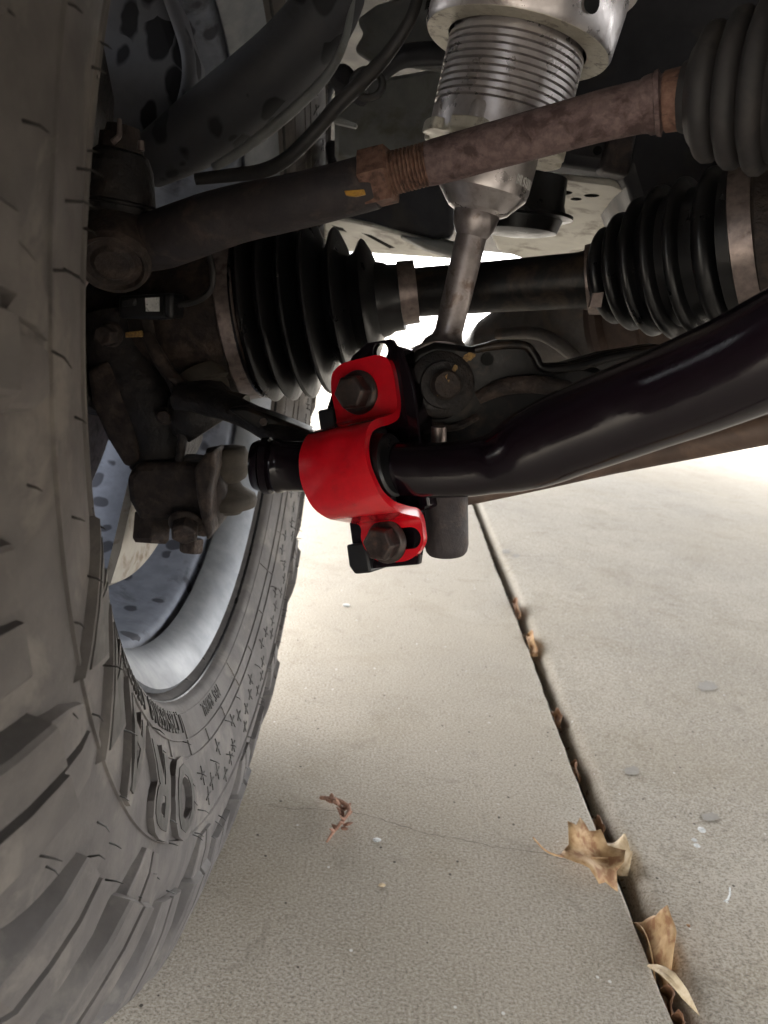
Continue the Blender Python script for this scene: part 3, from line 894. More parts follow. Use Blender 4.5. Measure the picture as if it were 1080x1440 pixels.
# notched lower collar
bm = bmesh.new()
nC = 96
A0, A1 = P(*cpt(196)), P(*cpt(212))
rows = []
for i in range(nC):
    a = 2 * math.pi * i / nC
    dv = fr * math.cos(a) + sdv * math.sin(a)
    notch = (i % 12) in (0, 1, 2, 3)
    rr = S(93 if notch else 104, 100, .475)
    rows.append([bm.verts.new(q) for q in (A0 + dv * S(80, 100, .475), A0 + dv * rr, A1 + dv * rr, A1 + dv * S(58, 100, .475))])
for i in range(nC):
    for k in range(3):
        bm.faces.new((rows[i][k], rows[(i + 1) % nC][k], rows[(i + 1) % nC][k + 1], rows[i][k + 1]))
fin(bm, "notched_collar", STEEL_PALE, co, None, 30, .0008)
cup = cl("lower_cup", [(205, 60), (206, 68), (262, 67), (272, 65), (296, 44), (300, 36)], STEEL, 56, 22)
cl("fork_neck", [(292, 30), (300, 34), (318, 31), (330, 25), (334, 22)], STEEL_ROD, 40, 40)
cl("lower_rod", [(318, 23), (380, 22.5), (430, 22), (466, 21), (474, 24), (482, 33), (494, 38)], STEEL_ROD, 40, 50)
def wrap_text(s, r_px, ang0, row0, hpx, wpx, m, parent, name="engraved_text", vertical=False):
    bm = textmesh(s, 1.0, .5)
    xs = [v.co.x for v in bm.verts]; ys = [v.co.y for v in bm.verts]
    x0, x1, y0, y1 = min(xs), max(xs), min(ys), max(ys)
    rr = S(r_px, 100, .475)
    for v in bm.verts:
        u = (v.co.x - x0) / (x1 - x0) * wpx; q = (v.co.y - y0) / (y1 - y0) * hpx
        a = ang0 + u / r_px
        dv = fr * math.cos(a) + sdv * math.sin(a)
        v.co = P(*cpt(row0 - q)) + dv * (rr + (.0004 if v.co.z > 0 else -.001))
    return fin(bm, name, m, parent)
if sdv.x < 0: sdv = -sdv
wrap_text("BILSTEIN", 67, .62, 258, 13, 42, WHITE, cup)
wrap_text("77", 67, -.02, 248, 15, 20, RUBBER_DARK, cup)
# eyelet with rubber bush and bolt
EC = P(614, 540, .462)
eye_d = Vector((.12, -1, .10)).normalized()
bm = bmesh.new()
sweep(bm, [(EC - eye_d * .02, S(50, 540, .46), eye_d), (EC - eye_d * .02, S(60, 540, .46), eye_d), (EC + eye_d * .012, S(60, 540, .46), eye_d), (EC + eye_d * .014, S(57, 540, .46), eye_d), (EC + eye_d * .014, S(49, 540, .46), eye_d)], 56)
eye = fin(bm, "eyelet", STEEL_ROD, co)
bm = bmesh.new()
sweep(bm, [(EC + eye_d * z, S(r, 540, .46), eye_d) for z, r in ((0, 51), (.016, 50), (.018, 46), (.014, 40), (.018, 34), (.021, 30), (.021, 4))], 56)
fin(bm, "rubber_bush", BLACK_MATT, eye)

# ------------------------------------------------------------------ lower control arm
la = thing("lower_control_arm", P(640, 785, .45), "black lower control arm with shock mount behind the thick bar", "control arm")
plate("shock_mount", [(563, 560), (566, 520), (585, 493), (612, 482), (664, 488), (700, 478), (738, 478), (755, 492), (762, 512), (800, 510), (850, 520), (850, 640), (700, 690), (565, 650)], .012, BLACK_MATT, la, Y=.442, bevel=.003)
pxtube("mount_ridge", [(668, 492, .440, 5), (700, 486, .439, 6), (738, 486, .439, 6), (752, 500, .438, 6), (765, 518, .437, 6), (810, 516, .435, 6), (870, 500, .433, 6), (930, 492, .43, 6)], BLACK_MATT, la, 12, 4)
pxtube("mount_rib", [(672, 560, .441, 9), (705, 545, .439, 12), (750, 540, .437, 13), (800, 548, .436, 12)], GRIME, la, 14, 4)
pxtube("mount_weld", [(575, 585, .441, 5), (600, 598, .440, 6), (640, 600, .440, 6), (672, 585, .441, 5)], GRIME, la, 10, 5, jitter=.15)
bm = bmesh.new()
bc = P(620, 541, .441)
sweep(bm, [(bc + eye_d * z, S(r, 540, .44), eye_d) for z, r in ((0, 47), (.004, 46), (.006, 40), (.0065, 33), (.010, 32), (.0105, 24), (.010, 20))], 48)
fin(bm, "mount_washer", GRIME_DARK, la)
mb = bmesh.new()
sweep(mb, [(bc + eye_d * z, S(r, 540, .44), eye_d) for z, r in ((.006, 20), (.017, 20), (.019, 17))], 24)
mbo = fin(mb, "mount_bolt", GRIME, la)
# daub of yellow paint across the bolt, washer and bracket
def daub(name, x, y, Y, rx, ry, rot, m, parent):
    bm = bmesh.new()
    vs = []
    for i in range(16):
        a = 2 * math.pi * i / 16
        k = 1 + random.uniform(-.3, .3)
        ex, ey = rx * k * math.cos(a), ry * k * math.sin(a)
        vs.append(P(x + ex * math.cos(rot) - ey * math.sin(rot), y + ex * math.sin(rot) + ey * math.cos(rot), Y))
    f = [bm.verts.new(p) for p in vs]; b = [bm.verts.new(p + Vector((0, .0012, 0))) for p in vs]
    bm.faces.new(f); bm.faces.new(b[::-1])
    for i in range(16): bm.faces.new((f[i], b[i], b[(i + 1) % 16], f[(i + 1) % 16]))
    return fin(bm, name, m, parent, None, 30)
daub("paint_daub", 623, 543, .4208, 7, 15, .35, YELLOW_DIRTY, mbo)
daub("paint_daub", 640, 518, .4290, 4, 6, .6, YELLOW_DIRTY, la)
daub("paint_daub", 659, 502, .4400, 9, 5, -.6, YELLOW_DIRTY, la)
bm = bmesh.new()
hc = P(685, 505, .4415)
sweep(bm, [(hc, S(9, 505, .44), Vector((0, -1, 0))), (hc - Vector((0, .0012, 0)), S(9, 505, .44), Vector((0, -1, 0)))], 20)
fin(bm, "bracket_hole_shade", HOLE_SHADE, la)
# arm body: a broad pressed arm running right, its lower flange showing rust
SL_ARM = SLEEVE
plate("arm_top_web", [(740, 520), (790, 512), (850, 496), (925, 484), (1000, 500), (1100, 470), (1350, 450), (1480, 470), (1480, 580), (1100, 610), (900, 640), (740, 650)], .02, BLACK_MATT, la, Y=.455, bevel=.004)
pxtube("arm_lower_flange", [(640, 702, .445, 12), (690, 694, .445, 10), (760, 676, .44, 13), (860, 650, .43, 17), (980, 622, .41, 22), (1120, 590, .39, 28), (1300, 560, .38, 30), (1500, 540, .38, 30)], DIFF_BROWN, la, 20, 4, label="rusty brown lower flange of the arm")
pxlathe("arm_bush_sleeve", (626, 640, .432), (628, 778, .432), [(0, 31), (.5, 31), (.9, 31), (.97, 29), (1, 26)], SLEEVE, la, 40)
pxlathe("mount_stud", (617, 600, .425), (617, 640, .425), [(0, 11), (1, 11)], BAND, la, 20)
# outer arm running to the ball joint
pxtube("outer_arm", [(455, 640, .46, 34), (400, 612, .47, 30), (350, 585, .48, 26), (300, 566, .50, 30), (262, 560, .51, 34)], GRIME_DARK, la, 24, 5, flat=.7)
pxlathe("arm_ball_cup", (262, 545, .52), (300, 600, .52), [(0, 30), (.3, 48), (.7, 52), (1, 40)], GRIME_DARK, la, 32, sharp=60)
pxtube("arm_pad", [(318, 560, .50, 12), (345, 568, .495, 13)], BOOT_BROWN, la, 14)
plate("arm_gusset", [(318, 575), (345, 572), (395, 590), (440, 608), (440, 618), (360, 605)], .02, BLACK_MATT, la, Y=.462, bevel=.003)
hexhead("arm_rivet", P(371, 594, .4615), Vector((-.1, -1, .4)), .0024, .002, BAND, la)

# ------------------------------------------------------------------ sway bar
sb = thing("sway_bar", P(800, 690, .37), "thick glossy black sway bar bending up to the right", "sway bar")
bar = [(366, 655, .425, 30), (368, 655, .425, 37), (372, 655, .425, 40), (382, 655, .4245, 40), (385, 655, .4245, 36.5), (388, 655, .424, 36.5), (391, 655, .424, 39), (396, 655, .4235, 38), (400, 655, .423, 35.5), (430, 656, .421, 35.5), (500, 658, .414, 36), (560, 660, .408, 38)]
bar2 = crom([(560, 660, .408, 38), (610, 661, .402, 39), (655, 659, .396, 40), (690, 653, .391, 42), (715, 646, .387, 48), (740, 635, .383, 55), (770, 622, .379, 59.5), (800, 609, .374, 61.5), (860, 586, .363, 65), (920, 563, .352, 68), (980, 540, .338, 72), (1040, 515, .324, 76), (1100, 487, .311, 81), (1180, 447, .296, 88)], 6)
bm = bmesh.new()
sweep(bm, [(P(x, y_, Y), S(r, y_, Y)) for x, y_, Y, r in bar + bar2[1:]], 44)
e0, e1 = P(1100, 487, .311), P(1180, 447, .296)
eR = S(88, 447, .296)
run = [(e1 + (e1 - e0).normalized() * .02, eR), (e1 + Vector((.06, -.01, .035)), eR), (e1 + Vector((.12, -.012, .045)), eR), (e1 + Vector((.5, -.012, .045)), eR), (e1 + Vector((.98, -.012, .045)), eR)]
sweep(bm, [(P(1170, 452, .298), eR * .99)] + run, 44)
fin(bm, "bar_tube", BLACK, sb, None, 30)
pxlathe("bar_end_lip", (358, 655, .4255), (370, 655, .425), [(0, 26), (0, 33), (.5, 36), (1, 37)], BLACK, sb, 40)

# ------------------------------------------------------------------ red clamp
cn = Vector((-.45, -.88, .10)).normalized()
cu = Vector((-.34, 0, .94)); cu = (cu - cn * cu.dot(cn)).normalized()
ca = cu.cross(cn).normalized()
CO = P(505, 656, .410)
clamp = thing("bar_clamp", CO - cu * .06, "bright red bent steel clamp bolted over the black bar", "clamp")
def CL(a, u_, n): return CO + (ca * a + cu * u_ + cn * n) * .00092
st = [(62, -16, -9, 11), (60.5, -16, -14, 16), (57, -16, -18.5, 19.5), (50, -16, -20.5, 21), (40, -16, -20.5, 21.2), (33, -16, -20, 21), (28.5, -15, -19.5, 20), (26.5, -10, -19.5, 19.5), (25, -3, -20, 19),
      (23.5, 7, -21, 19), (20, 16, -22, 18.5), (11, 23, -23, 18.5), (0, 25, -23.5, 19), (-9, 24, -23, 20.5), (-19, 20.5, -21, 22.5), (-26, 12.5, -18, 24.5), (-29, 3, -15.5, 25), (-31, -6, -14, 25.5), (-32.5, -13, -13.5, 26),
      (-36, -16, -13.5, 26), (-41, -16, -14.5, 26), (-47, -16, -13, 25.5), (-53, -16, -8.5, 21), (-56, -16, -3.5, 15.5), (-57, -16, 0, 11)]
st = crom(st, 3)
bm = bmesh.new()
NA = 12
rows = []
for u_, n_, l_, r_ in st:
    rows.append([bm.verts.new(CL(l_ + (r_ - l_) * k / NA, u_, n_ + 1.2 * math.sin(math.pi * k / NA) * (1 if n_ > 5 else 0) - 2.6 * math.exp(-((k / NA - .62) / .16) ** 2 - ((u_ - 9) / 9) ** 2))) for k in range(NA + 1)])
for i in range(len(rows) - 1):
    for k in range(NA):
        bm.faces.new((rows[i][k], rows[i][k + 1], rows[i + 1][k + 1], rows[i + 1][k]))
strap = fin(bm, "clamp_strap", RED, clamp, None, None)
for p in strap.data.polygons: p.use_smooth = True
if strap.data.polygons[len(strap.data.polygons) // 2].normal.dot(cn) < 0:
    strap.data.flip_normals()
md = strap.modifiers.new("s", 'SOLIDIFY'); md.thickness = .0045; md.offset = -1
# slot beside the lower bolt, cut through the strap
bm = bmesh.new()
lo, hi = [], []
for i in range(24):
    a = 2 * math.pi * i / 24
    q = (9.5 + 8.5 * (1 if math.cos(a) > 0 else -1) + 6.3 * math.cos(a), -44 + 6.3 * math.sin(a))
    lo.append(bm.verts.new(CL(q[0], q[1], -30))); hi.append(bm.verts.new(CL(q[0], q[1], 0)))
bm.faces.new(lo); bm.faces.new(hi[::-1])
for i in range(24): bm.faces.new((lo[i], lo[(i + 1) % 24], hi[(i + 1) % 24], hi[i]))
cut = fin(bm, "cutter", None)
md = strap.modifiers.new("c", 'BOOLEAN'); md.object = cut; md.operation = 'DIFFERENCE'; md.solver = 'EXACT'
strap_off = clamp.location.copy()
bpy.context.view_layer.update()
bake(strap)
bpy.data.objects.remove(cut)
strap.data.set_sharp_from_angle(angle=math.radians(50))
md = strap.modifiers.new("b", 'BEVEL'); md.width = .0011; md.segments = 3; md.limit_method = 'ANGLE'; md.angle_limit = math.radians(50); md.harden_normals = True
bn = (cn + Vector((0, 0, -.04))).normalized()
for a_, u_, rl in ((-2.5, 43, .25), (2.5, -44.5, .1)):
    c = CL(a_, u_, -16)
    bt = hexhead("clamp_bolt", c, bn, .0094, .0115, BOLT, clamp, .0118, rl)
# rubber bush and black backing bracket
bk = thing("clamp_bracket", CO - cu * .07, "black mounting bracket sandwiched behind the red clamp", "bracket")
def cplate(name, outline, n0, n1, m, parent, bevel=.0012, hole=None):
    bm = bmesh.new()
    f = [bm.verts.new(CL(a, u_, n1)) for a, u_ in outline]; b = [bm.verts.new(CL(a, u_, n0)) for a, u_ in outline]
    bm.faces.new(f); bm.faces.new(b[::-1])
    n = len(f)
    for i in range(n): bm.faces.new((f[i], b[i], b[(i + 1) % n], f[(i + 1) % n]))
    return fin(bm, name, m, parent, None, 30, bevel)
bo = cplate("bracket_plate", [(-24, -60), (18, -60), (24, -40), (26, 10), (26, 38), (24, 62), (20, 70), (4, 71), (-6, 66), (-22, 50), (-30, 36), (-30, 20), (-24, 10)], -26, -21, BLACK, bk)
cb = bmesh.new()
sweep(cb, [(CL(12.5, 64.5, -30), .0042, cn), (CL(12.5, 64.5, -15), .0042, cn)], 20)
cut = fin(cb, "cutter", None)
bo.modifiers.clear()
md = bo.modifiers.new("c", 'BOOLEAN'); md.object = cut; md.solver = 'EXACT'
bpy.context.view_layer.update()
bake(bo)
bpy.data.objects.remove(cut)
md = bo.modifiers.new("b", 'BEVEL'); md.width = .001; md.segments = 2; md.limit_method = 'ANGLE'; md.angle_limit = math.radians(40)
cplate("bracket_side", [(23, -30), (30, -28), (31, 40), (26, 64), (22, 66)], -40, -20.5, BLACK, bk)
cplate("bracket_block", [(-33, 24), (-22, 24), (-22, 38), (-33, 38)], -40, -17, PLASTIC, bk)
cplate("bracket_foot", [(-26, -44), (-12, -44), (-12, -62), (-23, -62), (-26, -57)], -40, -17, PLASTIC, bk)
bm = bmesh.new()
A, B = CL(-26, -2, 0), CL(23, -2, 0)
lathe(bm, A, B, [(t * .92, r * .92) for t, r in ((0, .0165), (0, .0195), (.006, .0205), (.008, .0185), (.040, .0185), (.043, .0178), (.047, .0176), (.048, .016))], 40)
fin(bm, "rubber_bush", BOOT, bk)
bm = bmesh.new()
boxpts = [(-19, -26, -15), (14, -26, -15), (14, 22, -15), (-19, 22, -15)]
f = [bm.verts.new(CL(a, u_, n)) for a, u_, n in boxpts]; b = [bm.verts.new(CL(a, u_ * .95, 8)) for a, u_, n in boxpts]
bm.faces.new(f[::-1]); bm.faces.new(b)
for i in range(4): bm.faces.new((f[i], f[(i + 1) % 4], b[(i + 1) % 4], b[i]))
fin(bm, "bush_block", BOOT, bk, None, 30, .003)

# ------------------------------------------------------------------ tie rod
tr = thing("tie_rod", P(400, 340, .43), "rusty steering tie rod with lock nut crossing in front of the shock", "tie rod")
pxtube("rod_end_arm", [(196, 345, .470, 36), (228, 337, .460, 40), (290, 315, .448, 40), (340, 300, .443, 38.5), (400, 287, .436, 37.5), (460, 273, .430, 37), (516, 258, .425, 37), (528, 255, .424, 36)], SLEEVE, tr, 36, 4, jitter=.004)
pxlathe("lock_nut", (512, 254, .425), (552, 244, .421), [(0, 36), (.06, 41), (.94, 41), (1, 36)], RUST_NUT, tr, 6, sharp=20)
thp = []
for i in range(10): thp += [(i / 10, 25.5), (i / 10 + .035, 29), (i / 10 + .065, 29), (i / 10 + .1, 25.5)]
pxlathe("rod_thread", (550, 244, .421), (604, 230, .416), thp, RUST_NUT, tr, 36, sharp=20)
pxtube("inner_rod", [(600, 231, .4165, 28.5), (612, 228, .4155, 30), (680, 209, .409, 31), (760, 187, .40, 32), (840, 165, .391, 33), (890, 153, .385, 34), (905, 150, .383, 35), (912, 148, .382, 38), (925, 146, .381, 39)], RUST, tr, 36, 3, jitter=.012)
pxlathe("rod_collar", (920, 147, .381), (938, 143, .379), [(0, 37), (.1, 41), (.45, 43), (.6, 36), (1, 36)], RUST, tr, 36)
pxlathe("rod_ferrule", (934, 144, .3795), (976, 136, .374), [(0, 36), (.05, 39), (.8, 41), (.95, 39), (1, 36)], RUST_NUT, tr, 36)
plate("paint_mark", [(484, 268), (512, 266), (514, 273), (500, 276), (486, 274)], .003, YELLOW, tr, Y=.3895, bevel=.0004)
# ball joint at the outer end
pxlathe("joint_housing", (168, 296, .480), (158, 374, .444), [(0, 40), (.1, 47), (.5, 50), (.85, 52), (.93, 53), (1, 49), (1, 44), (.96, 40), (.96, 30), (.99, 24), (.98, 4)], GRIME, tr, 44, sharp=25)
pxlathe("joint_boot", (168, 212, .468), (164, 304, .468), [(0, 30), (.06, 40), (.25, 47), (.6, 51), (.78, 53), (.80, 47), (.84, 47), (.86, 53), (.94, 54), (1, 50)], GRIME_DARK, tr, 40, sharp=35)
pxlathe("castle_nut", (174, 178, .468), (170, 216, .468), [(0, 14), (0, 23), (.35, 25), (.36, 31), (.9, 31), (1, 36)], GRIME, tr, 12, sharp=20)
pxtube("cotter_pin", [(168, 168, .448, 3.5), (168, 186, .446, 4), (166, 193, .444, 4), (158, 200, .444, 4.5)], BAND, tr, 8, 2)
pxtube("cotter_pin", [(198, 198, .452, 4), (199, 212, .452, 5)], BAND, tr, 8)
# ------------------------------------------------------------------ steering rack boot
rb = thing("steering_rack_boot", P(1060, 235, .36), "dusty grey ribbed rubber steering boot in the upper right corner", "rubber boot")
rp = [(0, 38), (.0, 42), (.03, 46), (.05, 62)]
for x, tip in ((.16, 88), (.32, 101), (.48, 113), (.66, 121), (.84, 126)):
    rp += [(x - .062, tip * .86), (x - .05, tip * .94), (x - .02, tip), (x + .03, tip * 1.01), (x + .06, tip * .97), (x + .078, tip * .87)]
rp += [(1, 124), (1.02, 132), (1.08, 132), (1.1, 100), (1.14, 84), (4.6, 84)]
pxlathe("bellows", (966, 136, .376), (1205, 108, .340), rp, BOOT_DUSTY, rb, 64, sharp=50)
pxlathe("boot_lip", (960, 137, .377), (976, 135.5, .3745), [(0, 40), (0, 44), (.5, 47), (1, 47)], BOOT_DUSTY, rb, 44)

# ------------------------------------------------------------------ upper control arm, liner, hose
ua = thing("upper_control_arm", P(330, 250, .56), "dusty upper control arm with dark water spots slanting up right", "control arm")
pxtube("arm_beam", [(205, 232, .575, 40), (250, 205, .57, 50), (300, 172, .565, 58), (360, 125, .558, 60), (410, 78, .552, 58), (450, 28, .548, 56), (470, -20, .546, 56), (480, -90, .545, 56)], ARM_SPOT, ua, 32, 5, flat=.8)
pxtube("arm_edge_highlight", [(300, 236, .548, 6), (345, 208, .545, 7), (400, 165, .54, 8), (450, 118, .537, 7), (478, 75, .535, 6), (492, 25, .535, 5), (498, -40, .535, 5)], PALE_GREY, ua, 12, 4, label="painted pale highlight along the lower edge of the arm")  # pale strip painted as the highlight on the arm's lower edge
fl = thing("knuckle_upright", P(200, 215, .60), "dusty blue-grey upright with dark water spots above the ball joint", "upright")
plate("upright_face", [(118, -40), (232, -40), (252, 28), (266, 70), (268, 112), (258, 152), (240, 186), (205, 205), (130, 232), (118, 120)], .05, DUSTY_SPOT, fl, Y=.60, bevel=.012, seg=4)
pxtube("upright_edge", [(226, -30, .598, 8), (250, 30, .596, 9), (264, 75, .594, 10), (265, 115, .594, 10), (255, 152, .595, 9), (238, 186, .596, 6), (218, 204, .597, 4)], DUSTY_SPOT, fl, 14, 4)
hs = thing("brake_hose", P(395, 250, .50), "thin black brake hose curving up beside the upper arm", "hose")
pxtube("hose_tube", [(275, 252, .50, 8), (320, 247, .50, 9), (370, 240, .498, 10), (405, 222, .496, 10), (440, 188, .494, 10), (475, 148, .492, 10.5), (500, 124, .49, 11), (535, 88, .488, 10), (562, 52, .486, 9), (582, 15, .485, 8.5), (592, -30, .485, 8.5)], HOSE, hs, 16, 5)
bm = bmesh.new()
cc = P(515, 118, .492)
for i in range(24):
    pass
pts = []
for i in range(25):
    a = 2 * math.pi * i / 24
    pts.append((P(517 + 21 * math.cos(a), 118 + 20 * math.sin(a), .494), .0022))
sweep(bm, pts, 10, (False, False))
fin(bm, "hose_clip", HOSE, hs)
plate("clip_bracket", [(466, 166), (478, 164), (503, 174), (500, 179), (470, 172)], .006, PALE_GREY, hs, Y=.50, bevel=.0008)

# ------------------------------------------------------------------ truck frame and body behind the suspension
fr_t = thing("chassis", (.35, 1.0, .3), "truck frame rail, crossmembers and brackets behind the suspension", "chassis")
box("frame_rail_beam", (.50, -.35, .40), (.60, 3.5, .56), FRAME, fr_t, .01)
# rail and pale crossmember with slots
plate("frame_rail", [(455, 195), (640, 195), (640, 330), (612, 342), (470, 305)], .06, FRAME, fr_t, Y=.80, bevel=.006)
plate("rail_side", [(690, -60), (1180, -60), (1180, 330), (905, 330), (880, 245), (745, 225), (735, 120)], .10, FRAME, fr_t, Y=.64, bevel=.008)
plate("rail_web", [(870, 150), (905, 140), (885, 248), (845, 240)], .02, SLEEVE, fr_t, Y=.628, bevel=.003)
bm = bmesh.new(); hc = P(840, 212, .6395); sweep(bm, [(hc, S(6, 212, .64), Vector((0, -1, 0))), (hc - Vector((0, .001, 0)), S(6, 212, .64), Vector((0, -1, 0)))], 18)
fin(bm, "rail_hole_shade", HOLE_SHADE, fr_t)
def slab_px(name, quad, th_, m, parent, bevel=.002):
    """quad of (px, py, Y): a panel in perspective, thickened upward."""
    bm = bmesh.new()
    f = [bm.verts.new(P(*q)) for q in quad]; b = [bm.verts.new(P(*q) + Vector((0, 0, th_))) for q in quad]
    bm.faces.new(f); bm.faces.new(b[::-1])
    n = len(f)
    for i in range(n): bm.faces.new((f[i], b[i], b[(i + 1) % n], f[(i + 1) % n]))
    return fin(bm, name, m, parent, None, 35, bevel)
cm1 = slab_px("crossmember", [(455, 305, .80), (520, 318, .80), (640, 352, .80), (662, 350, .80), (662, 366, .95), (455, 352, .95)], .004, PALE, fr_t)
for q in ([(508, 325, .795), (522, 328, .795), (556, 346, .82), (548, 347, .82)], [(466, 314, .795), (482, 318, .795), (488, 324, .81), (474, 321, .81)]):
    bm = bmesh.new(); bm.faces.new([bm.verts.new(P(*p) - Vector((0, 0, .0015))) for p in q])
    fin(bm, "crossmember_slot_shade", HOLE_SHADE, cm1)
cm2 = slab_px("bracket_underside", [(760, 248, .66), (862, 258, .66), (892, 276, .66), (868, 330, .80), (830, 362, .92), (745, 368, .95), (700, 352, .9), (690, 330, .86)], .004, PALE, fr_t)
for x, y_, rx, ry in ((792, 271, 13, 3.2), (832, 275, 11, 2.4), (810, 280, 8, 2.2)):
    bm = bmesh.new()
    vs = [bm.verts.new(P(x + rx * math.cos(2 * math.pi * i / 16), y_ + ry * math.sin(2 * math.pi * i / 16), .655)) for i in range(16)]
    bm.faces.new(vs); fin(bm, "bracket_slot_shade", HOLE_SHADE, cm2)
pxlathe("bump_stop", (735, 250, .60), (725, 330, .60), [(0, 62), (.45, 62), (.62, 66), (.64, 76), (.70, 76), (.72, 62), (.95, 56), (1, 40)], BOOT, fr_t, 36)
plate("support_arm", [(560, 330), (645, 340), (650, 365), (600, 350)], .03, PALE_GREY, fr_t, Y=.78, bevel=.004)
plate("tower_plate", [(502, 25), (530, 5), (640, -30), (760, -60), (760, 80), (640, 100), (560, 88), (522, 84), (498, 68), (512, 45)], .012, PALE_GREY, fr_t, Y=.72, bevel=.003)
pxtube("tower_ring", [(530, 105, .70, 14), (560, 82, .70, 15), (600, 75, .70, 15), (650, 76, .70, 15)], FRAME, fr_t, 16, 4)
plate("tower_wall", [(470, 120), (700, 80), (720, 210), (640, 225), (470, 225)], .02, PALE_GREY, fr_t, Y=.765, bevel=.004)
plate("tower_brace", [(455, 95), (485, 85), (520, 120), (510, 140), (470, 120)], .03, FRAME, fr_t, Y=.71, bevel=.004)
# differential and skid plate seen past the shaft
df = thing("differential", P(820, 505, .62), "grey and brown differential casing below the axle shaft", "differential")
pxlathe("diff_casing", (660, 500, .66), (860, 440, .60), [(0, 20), (.15, 42), (.45, 62), (.8, 76), (1, 80)], DIFF, df, 44, sharp=60)
pxlathe("diff_flange", (845, 452, .60), (985, 425, .56), [(0, 70), (.1, 84), (.16, 84), (.2, 72), (.5, 76), (.56, 86), (.62, 86), (.68, 76), (1, 70)], DIFF_BROWN, df, 44, sharp=30)
pxlathe("diff_carrier", (1010, 420, .60), (1500, 330, .55), [(0, 70), (.06, 120), (.2, 170), (.5, 190), (.8, 170), (.95, 110), (1, 60)], DIFF, df, 40, sharp=50)
pxtube("diff_rib", [(700, 470, .60, 8), (760, 470, .575, 9), (806, 500, .57, 9), (820, 520, .57, 9)], DIFF, df, 14, 4)

# liner and under-body
tb = thing("pickup_truck", (.6, 1.5, .58), "dark underbody and body shell of the truck overhead", "truck")
plate("wheel_liner", [(60, -220), (470, -220), (470, 120), (430, 262), (330, 262), (255, 262), (60, 262)], .01, LINER, tb, Y=.86, bevel=.004)
box("floor_pan", (-.36, .97, .74), (1.75, 3.6, .78), UNDERPAN, tb)
box("sill", (-.40, 1.05, .60), (-.30, 3.0, .78), BODY, tb, .02)
box("engine_bay_light_block", (-.10, -.66, .72), (1.75, .98, .76), UNDERPAN, tb)  # unseen cover, lowered to shut off sky light from above
bm = bmesh.new()
prof = [(-.85, .52), (-.95, .75), (-.90, 1.05), (-.6, 1.16), (.75, 1.22), (1.35, 1.72), (2.9, 1.78), (3.6, 1.30), (4.6, 1.28), (4.65, .70), (4.4, .62), (1.10, .66), (1.06, .80), (.93, .93), (.77, 1.0), (.577, 1.02), (.38, 1.0), (.22, .93), (.09, .80), (.03, .64), (-.3, .56)]
f = [bm.verts.new((-.405, y_, z)) for y_, z in prof]; b = [bm.verts.new((-.33, y_, z)) for y_, z in prof]
bm.faces.new(f); bm.faces.new(b[::-1])
for i in range(len(prof)): bm.faces.new((f[i], f[(i + 1) % len(prof)], b[(i + 1) % len(prof)], b[i]))
fin(bm, "side_panel", BODY, tb, None, 30, .01)
bm = bmesh.new()
top = [(-.9, 1.05), (-.6, 1.16), (.75, 1.22), (1.35, 1.72), (2.9, 1.78), (3.6, 1.30), (4.6, 1.28)]
rows = [[bm.verts.new((x, y_, z + dz)) for x, dz in ((-.335, 0), (.6, .03), (1.75, 0))] for y_, z in top]
for i in range(len(top) - 1):
    for k in range(2): bm.faces.new((rows[i][k], rows[i][k + 1], rows[i + 1][k + 1], rows[i + 1][k]))
roof = fin(bm, "hood_and_roof", BODY, tb, None, 40)
md = roof.modifiers.new("s", 'SOLIDIFY'); md.thickness = .02
box("front_bumper_blocker", (-.42, -.86, .36), (1.75, -.66, .80), BODY, tb, .03)  # unseen bumper, hung low to block light from the front

# ------------------------------------------------------------------ fallen leaves and debris
def leaf(name, outline, px, py, m, label, rot=0, lift=.004, curl=.35, group=None, tilt=(0, 0), stem=None, z0=.0, size=.05, bend=0.0):
    """outline in leaf space (unit), laid at the ground point of (px, py)."""
    base = G(px, py, z0)
    bm = bmesh.new()
    pts = []
    n = len(outline)
    for i in range(n):
        a, b = outline[i], outline[(i + 1) % n]
        pts += [(a[0] + (b[0] - a[0]) * t / 2, a[1] + (b[1] - a[1]) * t / 2) for t in range(2)]
    cx, cy = sum(p[0] for p in pts) / len(pts), sum(p[1] for p in pts) / len(pts)
    Rm = Matrix.Rotation(rot, 3, 'Z') @ Matrix.Rotation(tilt[0], 3, 'X') @ Matrix.Rotation(tilt[1], 3, 'Y')
    ph = random.uniform(0, 6)
    def pos(x, y):
        d2 = (x - cx) ** 2 + (y - cy) ** 2
        z = curl * d2 * .8 + .06 * math.sin(7 * x + ph) + .05 * math.sin(9 * y - ph) + bend * x * x
        return base + Rm @ (Vector((x, y, z)) * size) + Vector((0, 0, lift))
    rings = []
    for k in (1.0, .7, .4):
        rings.append([bm.verts.new(pos(cx + (x - cx) * k, cy + (y - cy) * k)) for x, y in pts])
    c = bm.verts.new(pos(cx, cy))
    m_ = len(pts)
    for j in range(2):
        for i in range(m_): bm.faces.new((rings[j][i], rings[j][(i + 1) % m_], rings[j + 1][(i + 1) % m_], rings[j + 1][i]))
    for i in range(m_): bm.faces.new((rings[2][i], rings[2][(i + 1) % m_], c))
    zmin = min(v.co.z for v in bm.verts)
    t = thing(name, Vector((base.x, base.y, max(zmin, -.03))), label, "leaf", group)
    bl = fin(bm, "blade", m, t, None, 60)
    md = bl.modifiers.new("s", 'SOLIDIFY'); md.thickness = .0004
    if stem:
        bm = bmesh.new()
        sp = crom([tuple(pos(*q)) + (.0009 * k,) for q, k in stem], 4)
        sweep(bm, [(Vector(p[:3]), p[3]) for p in sp], 8)
        fin(bm, "stem", m, t, None, 60)
    return t
